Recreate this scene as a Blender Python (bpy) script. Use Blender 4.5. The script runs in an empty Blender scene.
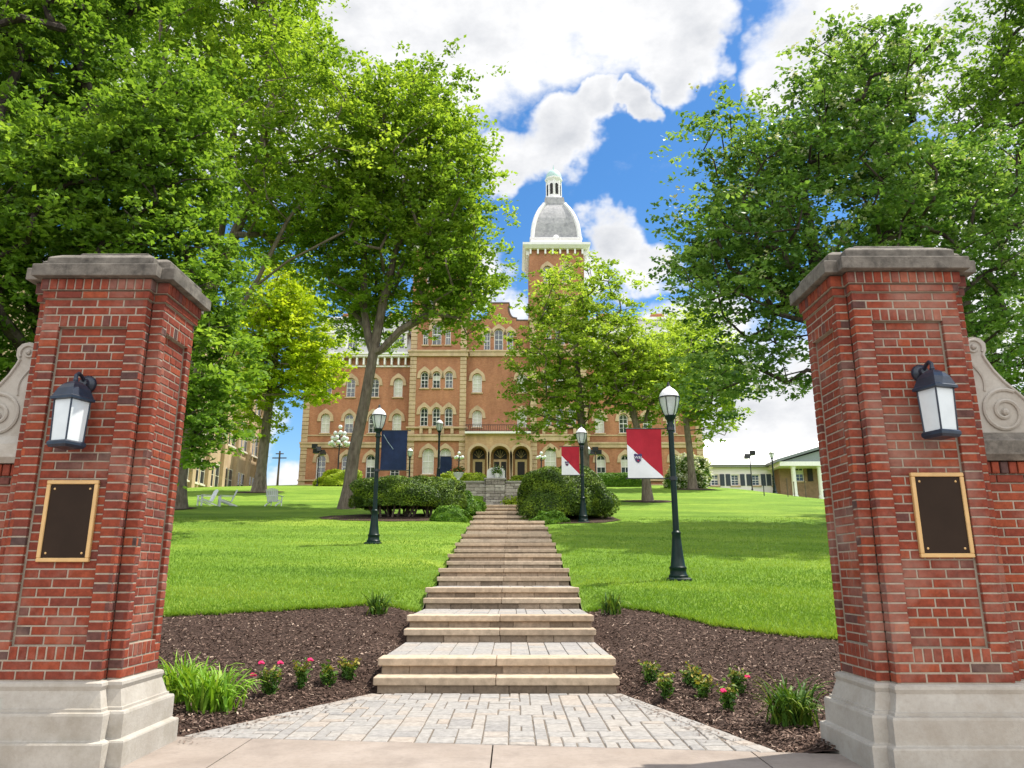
import bpy, bmesh, math, random
import numpy as np
from mathutils import Vector, Matrix

R = math.radians
rnd = random.Random(7)
SC = bpy.context.scene
COL = SC.collection

# ------------------------------------------------------------------ camera
CAM = Vector((0.17, 0.0, 1.32))
PITCH = 14.1
FPX = 750.0
cam_d = bpy.data.cameras.new("camera")
cam_d.sensor_width = 36.0
cam_d.lens = FPX / 1024.0 * 36.0
cam_d.clip_start = 0.05
cam_d.clip_end = 6000.0
cam_o = bpy.data.objects.new("camera", cam_d)
cam_o.location = CAM
cam_o.rotation_euler = (R(90 + PITCH), 0, 0)
COL.objects.link(cam_o)
SC.camera = cam_o

# ------------------------------------------------------------------ light
SUN_EL, SUN_AZ = 64.0, 68.0       # azimuth clockwise from +y (the view direction): high on the right
SC.view_settings.view_transform = 'Standard'
SC.view_settings.look = 'None'
SC.view_settings.gamma = 1.0
SC.view_settings.exposure = 0.62
sd = Vector((math.sin(R(SUN_AZ)) * math.cos(R(SUN_EL)), math.cos(R(SUN_AZ)) * math.cos(R(SUN_EL)), math.sin(R(SUN_EL))))
sun_d = bpy.data.lights.new("sun", 'SUN')
sun_d.energy = 4.8
sun_d.angle = R(0.6)
sun_d.color = (1.0, 0.95, 0.86)
sun_o = bpy.data.objects.new("sun", sun_d)
sun_o.rotation_euler = (-sd).to_track_quat('-Z', 'Y').to_euler()
sun_o.location = (0, 0, 60)
COL.objects.link(sun_o)

def at(u, v, D):
    """point of the world seen at pixel (u,v) whose forward distance is D"""
    c, s = math.cos(R(PITCH)), math.sin(R(PITCH))
    yu = (384 - v) / FPX
    dy = c - yu * s
    return Vector((CAM.x + (u - 512) / FPX / dy * D, D, CAM.z + (s + yu * c) / dy * D))

world = bpy.data.worlds.new("World")
SC.world = world
world.use_nodes = True
def sky_nodes():
    nt = world.node_tree; N = nt.nodes; L = nt.links
    N.clear()
    out = N.new('ShaderNodeOutputWorld'); bg = N.new('ShaderNodeBackground')
    L.new(bg.outputs[0], out.inputs[0])
    bg.inputs['Strength'].default_value = 0.10
    sky = N.new('ShaderNodeTexSky'); sky.sky_type = 'NISHITA'
    sky.sun_disc = False
    sky.sun_elevation = R(SUN_EL); sky.sun_rotation = R(SUN_AZ)
    sky.air_density = 1.0; sky.dust_density = 0.3; sky.ozone_density = 3.0
    hsv = N.new('ShaderNodeHueSaturation'); hsv.inputs['Saturation'].default_value = 1.28; hsv.inputs['Value'].default_value = 1.15
    L.new(sky.outputs[0], hsv.inputs['Color'])
    tc = N.new('ShaderNodeTexCoord')
    G = tc.outputs['Generated']
    def math_(op, a, b=None, clamp=False):
        m = N.new('ShaderNodeMath'); m.operation = op; m.use_clamp = clamp
        for i, q in enumerate((a, b)):
            if q is None: continue
            if isinstance(q, (int, float)): m.inputs[i].default_value = q
            else: L.new(q, m.inputs[i])
        return m.outputs[0]
    def vmath(op, a, b=None):
        m = N.new('ShaderNodeVectorMath'); m.operation = op
        for i, q in enumerate((a, b)):
            if q is None: continue
            if isinstance(q, (tuple, list, Vector)): m.inputs[i].default_value = tuple(q)
            else: L.new(q, m.inputs[i])
        return m
    # warp the direction a little so cloud banks get ragged rims
    nz = N.new('ShaderNodeTexNoise'); nz.inputs['Scale'].default_value = 7.0; nz.inputs['Detail'].default_value = 5.0; nz.inputs['Roughness'].default_value = 0.6
    L.new(G, nz.inputs['Vector'])
    off = vmath('SUBTRACT', nz.outputs['Color'], (0.5, 0.5, 0.5))
    off2 = vmath('SCALE', off.outputs[0]); off2.inputs['Scale'].default_value = 0.16
    wd = vmath('NORMALIZE', vmath('ADD', G, off2.outputs[0]).outputs[0]).outputs[0]
    # cloud banks: (azimuth deg right of the view, elevation deg, radius deg)
    banks = []
    for (u, v, r) in ((250, 20, 12), (360, 10, 12), (450, 10, 8), (530, 0, 6), (600, -5, 6), (690, 0, 4), (668, 55, 2.6), (640, 25, 3), (430, 70, 6.5), (705, 42, 2.2),
                      (515, 158, 2.6), (550, 135, 3.0), (590, 112, 2.2), (632, 108, 1.4), (606, 236, 2.8), (645, 262, 2.6), (585, 270, 2),
                      (850, 15, 5), (920, 5, 8), (1000, 40, 7), (790, 55, 3.5), (1010, 280, 9), (930, 330, 6),
                      (760, 440, 9), (700, 350, 4.5), (650, 420, 6), (840, 430, 7), (305, 492, 3.2), (200, 440, 5), (60, 330, 7), (490, 290, 3)):
        p = at(u, v, 10) - CAM
        banks.append((p.normalized(), r))
    for az, el, r in ((180, 35, 30), (140, 25, 26), (-140, 25, 26), (-170, 65, 24), (-80, 40, 20), (-120, 55, 18), (110, 30, 22), (150, 60, 16), (200, 25, 24), (75, 65, 12), (-160, 35, 15)):  # unseen banks outside the view; cover behind the camera added for fill light
        banks.append((Vector((math.sin(R(az)) * math.cos(R(el)), math.cos(R(az)) * math.cos(R(el)), math.sin(R(el)))), r))
    acc = None
    for d, r in banks:
        dt = vmath('DOT_PRODUCT', wd, d).outputs['Value']
        mr = N.new('ShaderNodeMapRange'); mr.interpolation_type = 'SMOOTHSTEP'
        L.new(dt, mr.inputs['Value'])
        mr.inputs['From Min'].default_value = math.cos(R(r * 1.25)); mr.inputs['From Max'].default_value = math.cos(R(r * 0.3))
        acc = mr.outputs[0] if acc is None else math_('MAXIMUM', acc, mr.outputs[0])
    n2 = N.new('ShaderNodeTexNoise'); n2.inputs['Scale'].default_value = 9.0; n2.inputs['Detail'].default_value = 8.0; n2.inputs['Roughness'].default_value = 0.62
    mp = N.new('ShaderNodeMapping'); mp.inputs['Scale'].default_value = (1, 1, 1.7); L.new(G, mp.inputs[0]); L.new(mp.outputs[0], n2.inputs['Vector'])
    dens = math_('ADD', acc, math_('MULTIPLY', math_('SUBTRACT', n2.outputs['Fac'], 0.5), 1.6))
    mr = N.new('ShaderNodeMapRange'); mr.interpolation_type = 'SMOOTHSTEP'; L.new(dens, mr.inputs['Value'])
    mr.inputs['From Min'].default_value = 0.18; mr.inputs['From Max'].default_value = 0.88
    n3 = N.new('ShaderNodeTexNoise'); n3.inputs['Scale'].default_value = 5.0; n3.inputs['Detail'].default_value = 6.0
    L.new(mp.outputs[0], n3.inputs['Vector']); n3.inputs['Scale'].default_value = 6.5; n3.inputs['Detail'].default_value = 9.0; n3.inputs['Roughness'].default_value = 0.6
    thick = N.new('ShaderNodeMapRange'); L.new(dens, thick.inputs['Value']); thick.inputs['From Min'].default_value = 0.5; thick.inputs['From Max'].default_value = 1.5; thick.inputs['To Min'].default_value = 0.16; thick.inputs['To Max'].default_value = -0.14
    cr = N.new('ShaderNodeValToRGB'); L.new(math_('ADD', n3.outputs['Fac'], thick.outputs[0]), cr.inputs[0])
    cr.color_ramp.elements[0].position = 0.30; cr.color_ramp.elements[0].color = (4.5, 4.65, 4.95, 1)
    cr.color_ramp.elements[1].position = 0.60; cr.color_ramp.elements[1].color = (6.9, 6.9, 6.95, 1)
    mix = N.new('ShaderNodeMix'); mix.data_type = 'RGBA'
    L.new(mr.outputs[0], mix.inputs[0]); L.new(hsv.outputs[0], mix.inputs[6]); L.new(cr.outputs[0], mix.inputs[7])
    L.new(mix.outputs[2], bg.inputs['Color'])
    # clouds behind the camera brightened beyond those in view, as added fill light
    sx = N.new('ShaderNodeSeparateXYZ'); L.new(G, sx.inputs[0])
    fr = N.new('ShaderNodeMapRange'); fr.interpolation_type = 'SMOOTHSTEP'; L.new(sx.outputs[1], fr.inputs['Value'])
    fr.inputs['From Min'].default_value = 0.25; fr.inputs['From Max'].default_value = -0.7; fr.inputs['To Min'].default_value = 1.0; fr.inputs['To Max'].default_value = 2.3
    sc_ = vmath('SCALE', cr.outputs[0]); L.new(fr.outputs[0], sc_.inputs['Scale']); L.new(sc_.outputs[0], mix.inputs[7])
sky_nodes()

# ------------------------------------------------------------------ helpers
def tag(o, label=None, cat=None, group=None, kind=None):
    if label: o['label'] = label
    if cat: o['category'] = cat
    if group: o['group'] = group
    if kind: o['kind'] = kind
    return o

def thing(name, label, cat, loc=(0, 0, 0), rz=0.0, group=None):
    o = bpy.data.objects.new(name, None)
    o.empty_display_size = 0.2
    COL.objects.link(o)
    o.location = loc; o.rotation_euler = (0, 0, rz)
    return tag(o, label, cat, group)

def link(name, me, parent=None, world_coords=False):
    o = bpy.data.objects.new(name, me)
    COL.objects.link(o)
    if parent is not None:
        o.parent = parent
        if world_coords and parent.type == 'EMPTY':
            o.matrix_parent_inverse = Matrix.Translation(-Vector(parent.location))
    return o

def copy_tree(o, parent=None, **kw):
    c = o.copy(); COL.objects.link(c)
    if parent is not None: c.parent = parent
    for ch in list(o.children): copy_tree(ch, c)
    for k, v in kw.items():
        if k in ('label', 'group', 'category'): c[k] = v
    return c

class MB:
    def __init__(self): self.v = []; self.f = []; self.t = []; self.m = []
    def add(self, vs, fs, tone=0.5, mat=0):
        b = len(self.v); self.v += [tuple(p) for p in vs]
        for f in fs:
            self.f.append(tuple(i + b for i in f)); self.t.append(tone); self.m.append(mat)
        return self
    def box(self, x0, x1, y0, y1, z0, z1, tone=0.5, mat=0):
        return self.add([(x0, y0, z0), (x1, y0, z0), (x1, y1, z0), (x0, y1, z0), (x0, y0, z1), (x1, y0, z1), (x1, y1, z1), (x0, y1, z1)],
                 [(3, 2, 1, 0), (4, 5, 6, 7), (0, 1, 5, 4), (1, 2, 6, 5), (2, 3, 7, 6), (3, 0, 4, 7)], tone, mat)
    def cbox(self, x0, x1, y0, y1, z0, z1, c=0.01, tone=0.5, mat=0):
        """box with chamfered edges all round the top and the vertical edges"""
        def ring(i, z):
            a, b, d, e = x0 + i, x1 - i, y0 + i, y1 - i
            k = c
            return [(a + k, d, z), (b - k, d, z), (b, d + k, z), (b, e - k, z), (b - k, e, z), (a + k, e, z), (a, e - k, z), (a, d + k, z)]
        return self.loft([ring(c, z0), ring(0, z0 + c), ring(0, z1 - c), ring(c, z1)], tone, mat)
    def loft(self, rings, tone=0.5, mat=0, cap=True):
        n = len(rings[0]); vs = [p for r in rings for p in r]; fs = []
        for k in range(len(rings) - 1):
            for i in range(n):
                j = (i + 1) % n
                fs.append((k * n + i, k * n + j, (k + 1) * n + j, (k + 1) * n + i))
        if cap:
            fs.append(tuple(reversed(range(n)))); fs.append(tuple((len(rings) - 1) * n + i for i in range(n)))
        return self.add(vs, fs, tone, mat)
    def lathe(self, prof, c=(0, 0, 0), n=14, tone=0.5, mat=0, ax='z'):
        rings = []
        for r, z in prof:
            ring = []
            for i in range(n):
                a = 2 * math.pi * i / n
                p = (r * math.cos(a), r * math.sin(a), z)
                if ax == 'y': p = (p[0], -z, p[1])
                if ax == 'x': p = (z, p[0], p[1])
                ring.append((c[0] + p[0], c[1] + p[1], c[2] + p[2]))
            rings.append(ring)
        return self.loft(rings, tone, mat)
    def tube(self, pts, rad, n=6, tone=0.5, mat=0):
        pts = [Vector(p) for p in pts]
        if isinstance(rad, (int, float)): rad = [rad] * len(pts)
        rings = []; up = None
        for i, p in enumerate(pts):
            d = (pts[min(i + 1, len(pts) - 1)] - pts[max(i - 1, 0)])
            if d.length < 1e-9: d = Vector((0, 0, 1))
            d.normalize()
            if up is None:
                up = Vector((1, 0, 0)) if abs(d.x) < 0.8 else Vector((0, 1, 0))
            a = (up - d * up.dot(d)); 
            if a.length < 1e-6: a = d.orthogonal()
            a.normalize(); up = a; b = d.cross(a)
            rings.append([p + (a * math.cos(2 * math.pi * k / n) + b * math.sin(2 * math.pi * k / n)) * rad[i] for k in range(n)])
        return self.loft(rings, tone, mat)
    def prism(self, poly, y0, y1, tone=0.5, mat=0):
        """polygon in (x,z), given anticlockwise as seen from -y, extruded from y0 (front) to y1"""
        n = len(poly)
        vs = [(x, y0, z) for x, z in poly] + [(x, y1, z) for x, z in poly]
        fs = [tuple(range(n)), tuple(reversed(range(n, 2 * n)))]
        for i in range(n):
            j = (i + 1) % n
            fs.append((i, i + n, j + n, j))
        return self.add(vs, fs, tone, mat)
    def sphere(self, c, r, nu=10, nv=7, tone=0.5, mat=0, s=(1, 1, 1)):
        prof = []
        for k in range(nv + 1):
            a = -math.pi / 2 + math.pi * k / nv
            prof.append((max(r * math.cos(a), 1e-4), r * math.sin(a)))
        rings = [[(c[0] + q * math.cos(2 * math.pi * i / nu) * s[0], c[1] + q * math.sin(2 * math.pi * i / nu) * s[1], c[2] + z * s[2]) for i in range(nu)] for q, z in prof]
        return self.loft(rings, tone, mat)
    def build(self, name, mats, parent=None, wc=False, smooth=False):
        me = bpy.data.meshes.new(name)
        me.from_pydata(self.v, [], self.f)
        if not isinstance(mats, (list, tuple)): mats = [mats]
        for m in mats: me.materials.append(m)
        if len(mats) > 1: me.polygons.foreach_set('material_index', self.m)
        a = me.attributes.new('tone', 'FLOAT', 'FACE'); a.data.foreach_set('value', self.t)
        if smooth:
            me.polygons.foreach_set('use_smooth', [True] * len(self.f))
            try: me.set_sharp_from_angle(angle=R(40))
            except Exception: pass
        me.update()
        return link(name, me, parent, wc)

def np_mesh(name, V, F, tone, mats, parent=None, wc=False, mi=None, smooth=False):
    """fast mesh from numpy arrays; F is (M,k)"""
    V = np.asarray(V, np.float32); F = np.asarray(F, np.int32); k = F.shape[1]
    me = bpy.data.meshes.new(name)
    me.vertices.add(len(V)); me.vertices.foreach_set('co', V.ravel())
    me.loops.add(F.size); me.loops.foreach_set('vertex_index', F.ravel())
    me.polygons.add(len(F)); me.polygons.foreach_set('loop_start', np.arange(0, F.size, k, dtype=np.int32))
    if not isinstance(mats, (list, tuple)): mats = [mats]
    for m in mats: me.materials.append(m)
    if mi is not None: me.polygons.foreach_set('material_index', np.asarray(mi, np.int32))
    me.polygons.foreach_set('use_smooth', np.full(len(F), smooth))
    me.update(calc_edges=True)
    a = me.attributes.new('tone', 'FLOAT', 'FACE'); a.data.foreach_set('value', np.asarray(tone, np.float32))
    return link(name, me, parent, wc)

# ------------------------------------------------------------------ materials
class Mat:
    def __init__(self, name, rough=0.7, spec=0.3, metal=0.0):
        self.m = bpy.data.materials.new(name); self.m.use_nodes = True
        self.N = self.m.node_tree.nodes; self.L = self.m.node_tree.links
        self.b = self.N['Principled BSDF']
        self.b.inputs['Roughness'].default_value = rough
        self.b.inputs['Specular IOR Level'].default_value = spec
        self.b.inputs['Metallic'].default_value = metal
    def coord(self, scale=(1, 1, 1), kind='Object'):
        t = self.N.new('ShaderNodeTexCoord'); mp = self.N.new('ShaderNodeMapping')
        mp.inputs['Scale'].default_value = scale if isinstance(scale, tuple) else (scale,) * 3
        self.L.new(t.outputs[kind], mp.inputs[0]); return mp.outputs[0]
    def pos(self, scale=(1, 1, 1)):
        t = self.N.new('ShaderNodeNewGeometry'); mp = self.N.new('ShaderNodeMapping')
        mp.inputs['Scale'].default_value = scale if isinstance(scale, tuple) else (scale,) * 3
        self.L.new(t.outputs['Position'], mp.inputs[0]); return mp.outputs[0]
    def noise(self, vec, scale=5, detail=5, rough=0.55, out='Fac'):
        n = self.N.new('ShaderNodeTexNoise'); n.inputs['Scale'].default_value = scale
        n.inputs['Detail'].default_value = detail; n.inputs['Roughness'].default_value = rough
        self.L.new(vec, n.inputs['Vector']); return n.outputs[out]
    def ramp(self, fac, stops, interp='LINEAR'):
        r = self.N.new('ShaderNodeValToRGB'); self.L.new(fac, r.inputs[0]); cr = r.color_ramp; cr.interpolation = interp
        while len(cr.elements) < len(stops): cr.elements.new(0.5)
        for e, (p, c) in zip(cr.elements, stops):
            e.position = p; e.color = (*c, 1) if len(c) == 3 else c
        return r.outputs[0]
    def mix(self, fac, a, b, mode='MIX'):
        m = self.N.new('ShaderNodeMix'); m.data_type = 'RGBA'; m.blend_type = mode
        for idx, q in ((0, fac), (6, a), (7, b)):
            if isinstance(q, (int, float)): m.inputs[idx].default_value = q
            elif isinstance(q, tuple): m.inputs[idx].default_value = (*q, 1)
            else: self.L.new(q, m.inputs[idx])
        return m.outputs[2]
    def math(self, op, a, b=0.0, clamp=False):
        m = self.N.new('ShaderNodeMath'); m.operation = op; m.use_clamp = clamp
        for i, q in enumerate((a, b)):
            if isinstance(q, (int, float)): m.inputs[i].default_value = q
            else: self.L.new(q, m.inputs[i])
        return m.outputs[0]
    def attr(self, name='tone'):
        a = self.N.new('ShaderNodeAttribute'); a.attribute_name = name; return a.outputs['Fac']
    def col(self, s):
        if isinstance(s, tuple): self.b.inputs['Base Color'].default_value = (*s, 1)
        else: self.L.new(s, self.b.inputs['Base Color'])
        return self
    def bump(self, h, strength=0.4, dist=0.02):
        b = self.N.new('ShaderNodeBump'); b.inputs['Strength'].default_value = strength; b.inputs['Distance'].default_value = dist
        self.L.new(h, b.inputs['Height']); self.L.new(b.outputs[0], self.b.inputs['Normal']); return self

def stone_mat(name, c0, c1, scale=3.0, rough=0.85, bump=0.25, dark=None, streak=False):
    m = Mat(name, rough, 0.2)
    p = m.pos(); n = m.noise(p, scale, 8, 0.65); c = m.ramp(n, [(0.3, c0), (0.7, c1)])
    f = m.noise(p, scale * 14, 4, 0.7)
    c = m.mix(m.math('MULTIPLY', m.ramp(f, [(0.45, (0, 0, 0)), (0.75, (1, 1, 1))]), 0.25), c, tuple(q * 0.6 for q in c0))
    if dark:
        q = m.pos((1, 1, 0.22) if streak else (1, 1, 1))
        d = m.noise(q, scale * 1.3, 6, 0.7)
        c = m.mix(m.ramp(d, [(0.48, (0, 0, 0)), (0.72, (0.8, 0.8, 0.8))]), c, dark)
    m.col(c); m.bump(m.noise(p, scale * 20, 5, 0.7), bump, 0.01)
    return m.m

def tone_mat(name, stops, rough=0.85, nscale=20, namt=0.35, bump=0.4, bd=0.006, spec=0.2, blotch=None):
    m = Mat(name, rough, spec)
    c = m.ramp(m.attr(), stops)
    p = m.pos(); n = m.noise(p, nscale, 6, 0.65)
    c = m.mix(namt, c, m.ramp(n, [(0.3, (0.25, 0.25, 0.25)), (0.7, (0.85, 0.85, 0.85))]), 'OVERLAY')
    if blotch:
        c = m.mix(m.ramp(m.noise(p, 2.2, 5, 0.6), [(0.5, (0, 0, 0)), (0.75, (0.5, 0.5, 0.5))]), c, blotch)
    m.col(c); m.bump(m.noise(p, nscale * 3, 5, 0.7), bump, bd)
    return m.m

def plain(name, c, rough=0.5, spec=0.4, metal=0.0, nscale=12, var=0.18):
    m = Mat(name, rough, spec, metal)
    n = m.noise(m.pos(), nscale, 5, 0.6)
    m.col(m.ramp(n, [(0.3, tuple(q * (1 - var) for q in c)), (0.7, tuple(min(1, q * (1 + var)) for q in c))]))
    return m.m

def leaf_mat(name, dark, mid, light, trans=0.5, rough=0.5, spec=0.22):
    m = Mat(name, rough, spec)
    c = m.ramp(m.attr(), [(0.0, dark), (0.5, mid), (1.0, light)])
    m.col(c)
    tr = m.N.new('ShaderNodeBsdfTranslucent')
    m.L.new(m.mix(1.0, c, (1.42, 1.35, 0.62), 'MULTIPLY'), tr.inputs['Color'])
    mx = m.N.new('ShaderNodeMixShader'); mx.inputs[0].default_value = trans
    m.L.new(m.b.outputs[0], mx.inputs[1]); m.L.new(tr.outputs[0], mx.inputs[2])
    m.L.new(mx.outputs[0], m.N['Material Output'].inputs[0])
    return m.m

def facade_brick(name, c0, c1, mortar, row=0.0677, ln=0.213):
    m = Mat(name, 0.85, 0.15)
    g = m.N.new('ShaderNodeNewGeometry'); sep = m.N.new('ShaderNodeSeparateXYZ'); m.L.new(g.outputs['Position'], sep.inputs[0])
    cmb = m.N.new('ShaderNodeCombineXYZ')
    m.L.new(m.math('ADD', sep.outputs[0], sep.outputs[1]), cmb.inputs[0]); m.L.new(sep.outputs[2], cmb.inputs[1])
    bt = m.N.new('ShaderNodeTexBrick'); bt.inputs['Scale'].default_value = 1.0
    bt.inputs['Brick Width'].default_value = ln; bt.inputs['Row Height'].default_value = row; bt.inputs['Mortar Size'].default_value = 0.006
    bt.inputs['Color1'].default_value = (*c0, 1); bt.inputs['Color2'].default_value = (*c1, 1); bt.inputs['Mortar'].default_value = (*mortar, 1)
    m.L.new(cmb.outputs[0], bt.inputs['Vector'])
    n = m.noise(m.pos((1, 1, 0.35)), 0.6, 8, 0.72)
    c = m.mix(0.8, bt.outputs['Color'], m.ramp(n, [(0.3, (0.3, 0.28, 0.28)), (0.7, (0.72, 0.72, 0.70))]), 'OVERLAY')
    m.col(c); return m.m

M = {}
M['brick'] = tone_mat('red_brick', [(0.0, (0.075, 0.045, 0.04)), (0.08, (0.12, 0.045, 0.036)), (0.3, (0.155, 0.036, 0.023)), (0.65, (0.215, 0.045, 0.023)), (1.0, (0.28, 0.066, 0.028))], 0.85, 26, 0.5, 0.5, 0.006, 0.2, (0.42, 0.26, 0.2))
M['mortar'] = stone_mat('mortar', (0.27, 0.225, 0.17), (0.40, 0.34, 0.27), 8)
M['limestone'] = stone_mat('limestone', (0.33, 0.295, 0.25), (0.45, 0.42, 0.37), 2.5, 0.85, 0.3, (0.30, 0.26, 0.21))
def stained_limestone():
    # the left plinth carries a faint copper green run-off stain down its street face
    M['limestone_stained'] = stone_mat('stained_limestone', (0.33, 0.295, 0.25), (0.45, 0.42, 0.37), 2.5, 0.85, 0.3, (0.28, 0.25, 0.20))
    nt = M['limestone_stained'].node_tree; b = nt.nodes['Principled BSDF']; src = b.inputs['Base Color'].links[0].from_socket
    g = nt.nodes.new('ShaderNodeNewGeometry'); vm = nt.nodes.new('ShaderNodeVectorMath'); vm.operation = 'SUBTRACT'; nt.links.new(g.outputs['Position'], vm.inputs[0]); vm.inputs[1].default_value = (-3.62, 5.6, 0.22)
    v2 = nt.nodes.new('ShaderNodeVectorMath'); v2.operation = 'MULTIPLY'; nt.links.new(vm.outputs[0], v2.inputs[0]); v2.inputs[1].default_value = (4.5, 4.0, 2.6)
    ln = nt.nodes.new('ShaderNodeVectorMath'); ln.operation = 'LENGTH'; nt.links.new(v2.outputs[0], ln.inputs[0])
    nz = nt.nodes.new('ShaderNodeTexNoise'); nz.inputs['Scale'].default_value = 9; nz.inputs['Detail'].default_value = 6; nt.links.new(g.outputs['Position'], nz.inputs['Vector'])
    ad = nt.nodes.new('ShaderNodeMath'); ad.operation = 'ADD'; nt.links.new(ln.outputs['Value'], ad.inputs[0]); nt.links.new(nz.outputs['Fac'], ad.inputs[1])
    mr = nt.nodes.new('ShaderNodeMapRange'); nt.links.new(ad.outputs[0], mr.inputs['Value']); mr.inputs['From Min'].default_value = 1.5; mr.inputs['From Max'].default_value = 0.5; mr.inputs['To Max'].default_value = 0.75
    mx = nt.nodes.new('ShaderNodeMix'); mx.data_type = 'RGBA'; nt.links.new(mr.outputs[0], mx.inputs[0]); nt.links.new(src, mx.inputs[6]); mx.inputs[7].default_value = (0.22, 0.40, 0.34, 1)
    nt.links.new(mx.outputs[2], b.inputs['Base Color'])
stained_limestone()
M['capstone'] = stone_mat('weathered_capstone', (0.10, 0.088, 0.074), (0.27, 0.24, 0.20), 7, 0.9, 0.7, (0.045, 0.04, 0.035))
M['verdigris'] = stone_mat('verdigris', (0.30, 0.42, 0.38), (0.42, 0.5, 0.45), 6)
M['concrete'] = stone_mat('concrete', (0.25, 0.205, 0.17), (0.33, 0.28, 0.24), 1.6, 0.9, 0.3, (0.20, 0.165, 0.14))
M['joint'] = plain('joint', (0.12, 0.10, 0.08), 0.95, 0.1)
M['asphalt'] = stone_mat('asphalt', (0.04, 0.04, 0.042), (0.06, 0.06, 0.062), 20, 0.9, 0.5)
M['paver'] = tone_mat('concrete_paver', [(0.0, (0.235, 0.222, 0.21)), (0.35, (0.27, 0.255, 0.238)), (0.7, (0.295, 0.272, 0.246)), (1.0, (0.305, 0.262, 0.222))], 0.88, 18, 0.4, 0.4, 0.005)
M['step'] = tone_mat('tan_step_stone', [(0.0, (0.33, 0.25, 0.175)), (1.0, (0.46, 0.365, 0.265))], 0.85, 10, 0.45, 0.35, 0.006, 0.2, (0.30, 0.24, 0.18))
M['riser'] = tone_mat('riser_block', [(0.0, (0.19, 0.145, 0.105)), (1.0, (0.36, 0.28, 0.205))], 0.9, 14, 0.5, 0.6, 0.01)
M['soil'] = stone_mat('dark_soil', (0.030, 0.018, 0.013), (0.075, 0.045, 0.033), 14, 0.95, 0.8)
M['mulch'] = tone_mat('mulch_chip', [(0.0, (0.03, 0.018, 0.013)), (0.4, (0.10, 0.062, 0.046)), (0.75, (0.19, 0.125, 0.095)), (1.0, (0.40, 0.30, 0.23))], 0.9, 30, 0.3, 0.2)
M['bark'] = None
def bark_mat(name, c0, c1):
    m = Mat(name, 0.92, 0.1)
    p = m.pos((1, 1, 0.22)); n = m.noise(p, 9, 8, 0.7)
    c = m.ramp(n, [(0.32, c0), (0.68, c1)])
    c = m.mix(m.ramp(m.noise(m.pos(), 1.6, 4), [(0.5, (0, 0, 0)), (0.75, (0.55, 0.55, 0.55))]), c, (0.23, 0.20, 0.15))
    m.col(c); m.bump(n, 0.9, 0.06); return m.m
M['bark'] = bark_mat('bark', (0.085, 0.065, 0.05), (0.27, 0.22, 0.17))
M['bark_dark'] = bark_mat('dark_bark', (0.025, 0.02, 0.017), (0.09, 0.072, 0.058))
M['tan_stone'] = stone_mat('tan_sandstone', (0.47, 0.335, 0.20), (0.62, 0.47, 0.31), 0.9, 0.85, 0.2, (0.33, 0.24, 0.16), True)
M['facade'] = facade_brick('facade_brick', (0.31, 0.115, 0.060), (0.39, 0.160, 0.086), (0.40, 0.28, 0.18))
M['facade_tan'] = facade_brick('porch_brick', (0.43, 0.25, 0.13), (0.52, 0.33, 0.19), (0.48, 0.37, 0.25))
M['white'] = plain('white_paint', (0.80, 0.78, 0.77), 0.5, 0.3, 0, 4, 0.06)
M['cream'] = plain('cream_paint', (0.72, 0.68, 0.56), 0.6, 0.3, 0, 1.2, 0.06)
M['blind'] = plain('window_blind', (0.60, 0.60, 0.52), 0.35, 0.5, 0, 3, 0.08)
M['glass'] = plain('dark_glass', (0.035, 0.045, 0.05), 0.06, 0.9, 0, 1.5, 0.5)
M['slate'] = stone_mat('pale_slate', (0.29, 0.29, 0.30), (0.46, 0.45, 0.45), 2.2, 0.6, 0.3, (0.17, 0.17, 0.18))
M['mansard'] = stone_mat('mansard_slate', (0.42, 0.42, 0.42), (0.60, 0.59, 0.57), 1.5, 0.6, 0.2)
M['copper'] = plain('copper_green', (0.42, 0.58, 0.54), 0.5, 0.4)
M['wood_door'] = plain('brown_door', (0.30, 0.16, 0.05), 0.5, 0.4)
M['door_trim'] = plain('tan_door_trim', (0.50, 0.38, 0.18), 0.5, 0.4)
M['dark'] = plain('dark_recess', (0.02, 0.018, 0.017), 0.6, 0.3)
M['stone_block'] = tone_mat('grey_wall_stone', [(0.0, (0.22, 0.19, 0.16)), (0.5, (0.36, 0.31, 0.26)), (1.0, (0.50, 0.45, 0.38))], 0.9, 8, 0.45, 0.6, 0.02)
M['green_iron'] = plain('green_black_iron', (0.003, 0.014, 0.011), 0.42, 0.22, 0, 9, 0.3)
M['black_iron'] = plain('black_iron', (0.012, 0.013, 0.015), 0.35, 0.5, 0, 9, 0.3)
M['lantern_blue'] = plain('blue_black_metal', (0.016, 0.024, 0.040), 0.38, 0.5, 0, 14, 0.35)
M['milk_glass'] = plain('frosted_glass', (0.66, 0.70, 0.70), 0.22, 0.5, 0, 5, 0.08)
M['plaque'] = plain('bronze_plaque', (0.028, 0.017, 0.011), 0.6, 0.12, 0, 3, 0.16)
M['gold'] = plain('tan_gold_frame', (0.58, 0.36, 0.14), 0.4, 0.5, 0.0, 10, 0.1)
M['red'] = plain('red_cloth', (0.36, 0.018, 0.032), 0.75, 0.2, 0, 5, 0.1)
M['cloth_white'] = plain('white_cloth', (0.70, 0.70, 0.73), 0.75, 0.2, 0, 5, 0.05)
M['navy'] = plain('navy_cloth', (0.010, 0.020, 0.055), 0.7, 0.2, 0, 6, 0.25)
M['indigo'] = plain('indigo_shield', (0.05, 0.03, 0.10), 0.6, 0.3)
M['chair_white'] = plain('white_chair_paint', (0.70, 0.71, 0.74), 0.5, 0.3, 0, 8, 0.06)
M['siding'] = plain('white_siding', (0.82, 0.78, 0.80), 0.7, 0.2, 0, 0.9, 0.05)
M['roof_white'] = plain('white_metal_roof', (0.80, 0.80, 0.80), 0.45, 0.4, 0, 0.5, 0.04)
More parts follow.
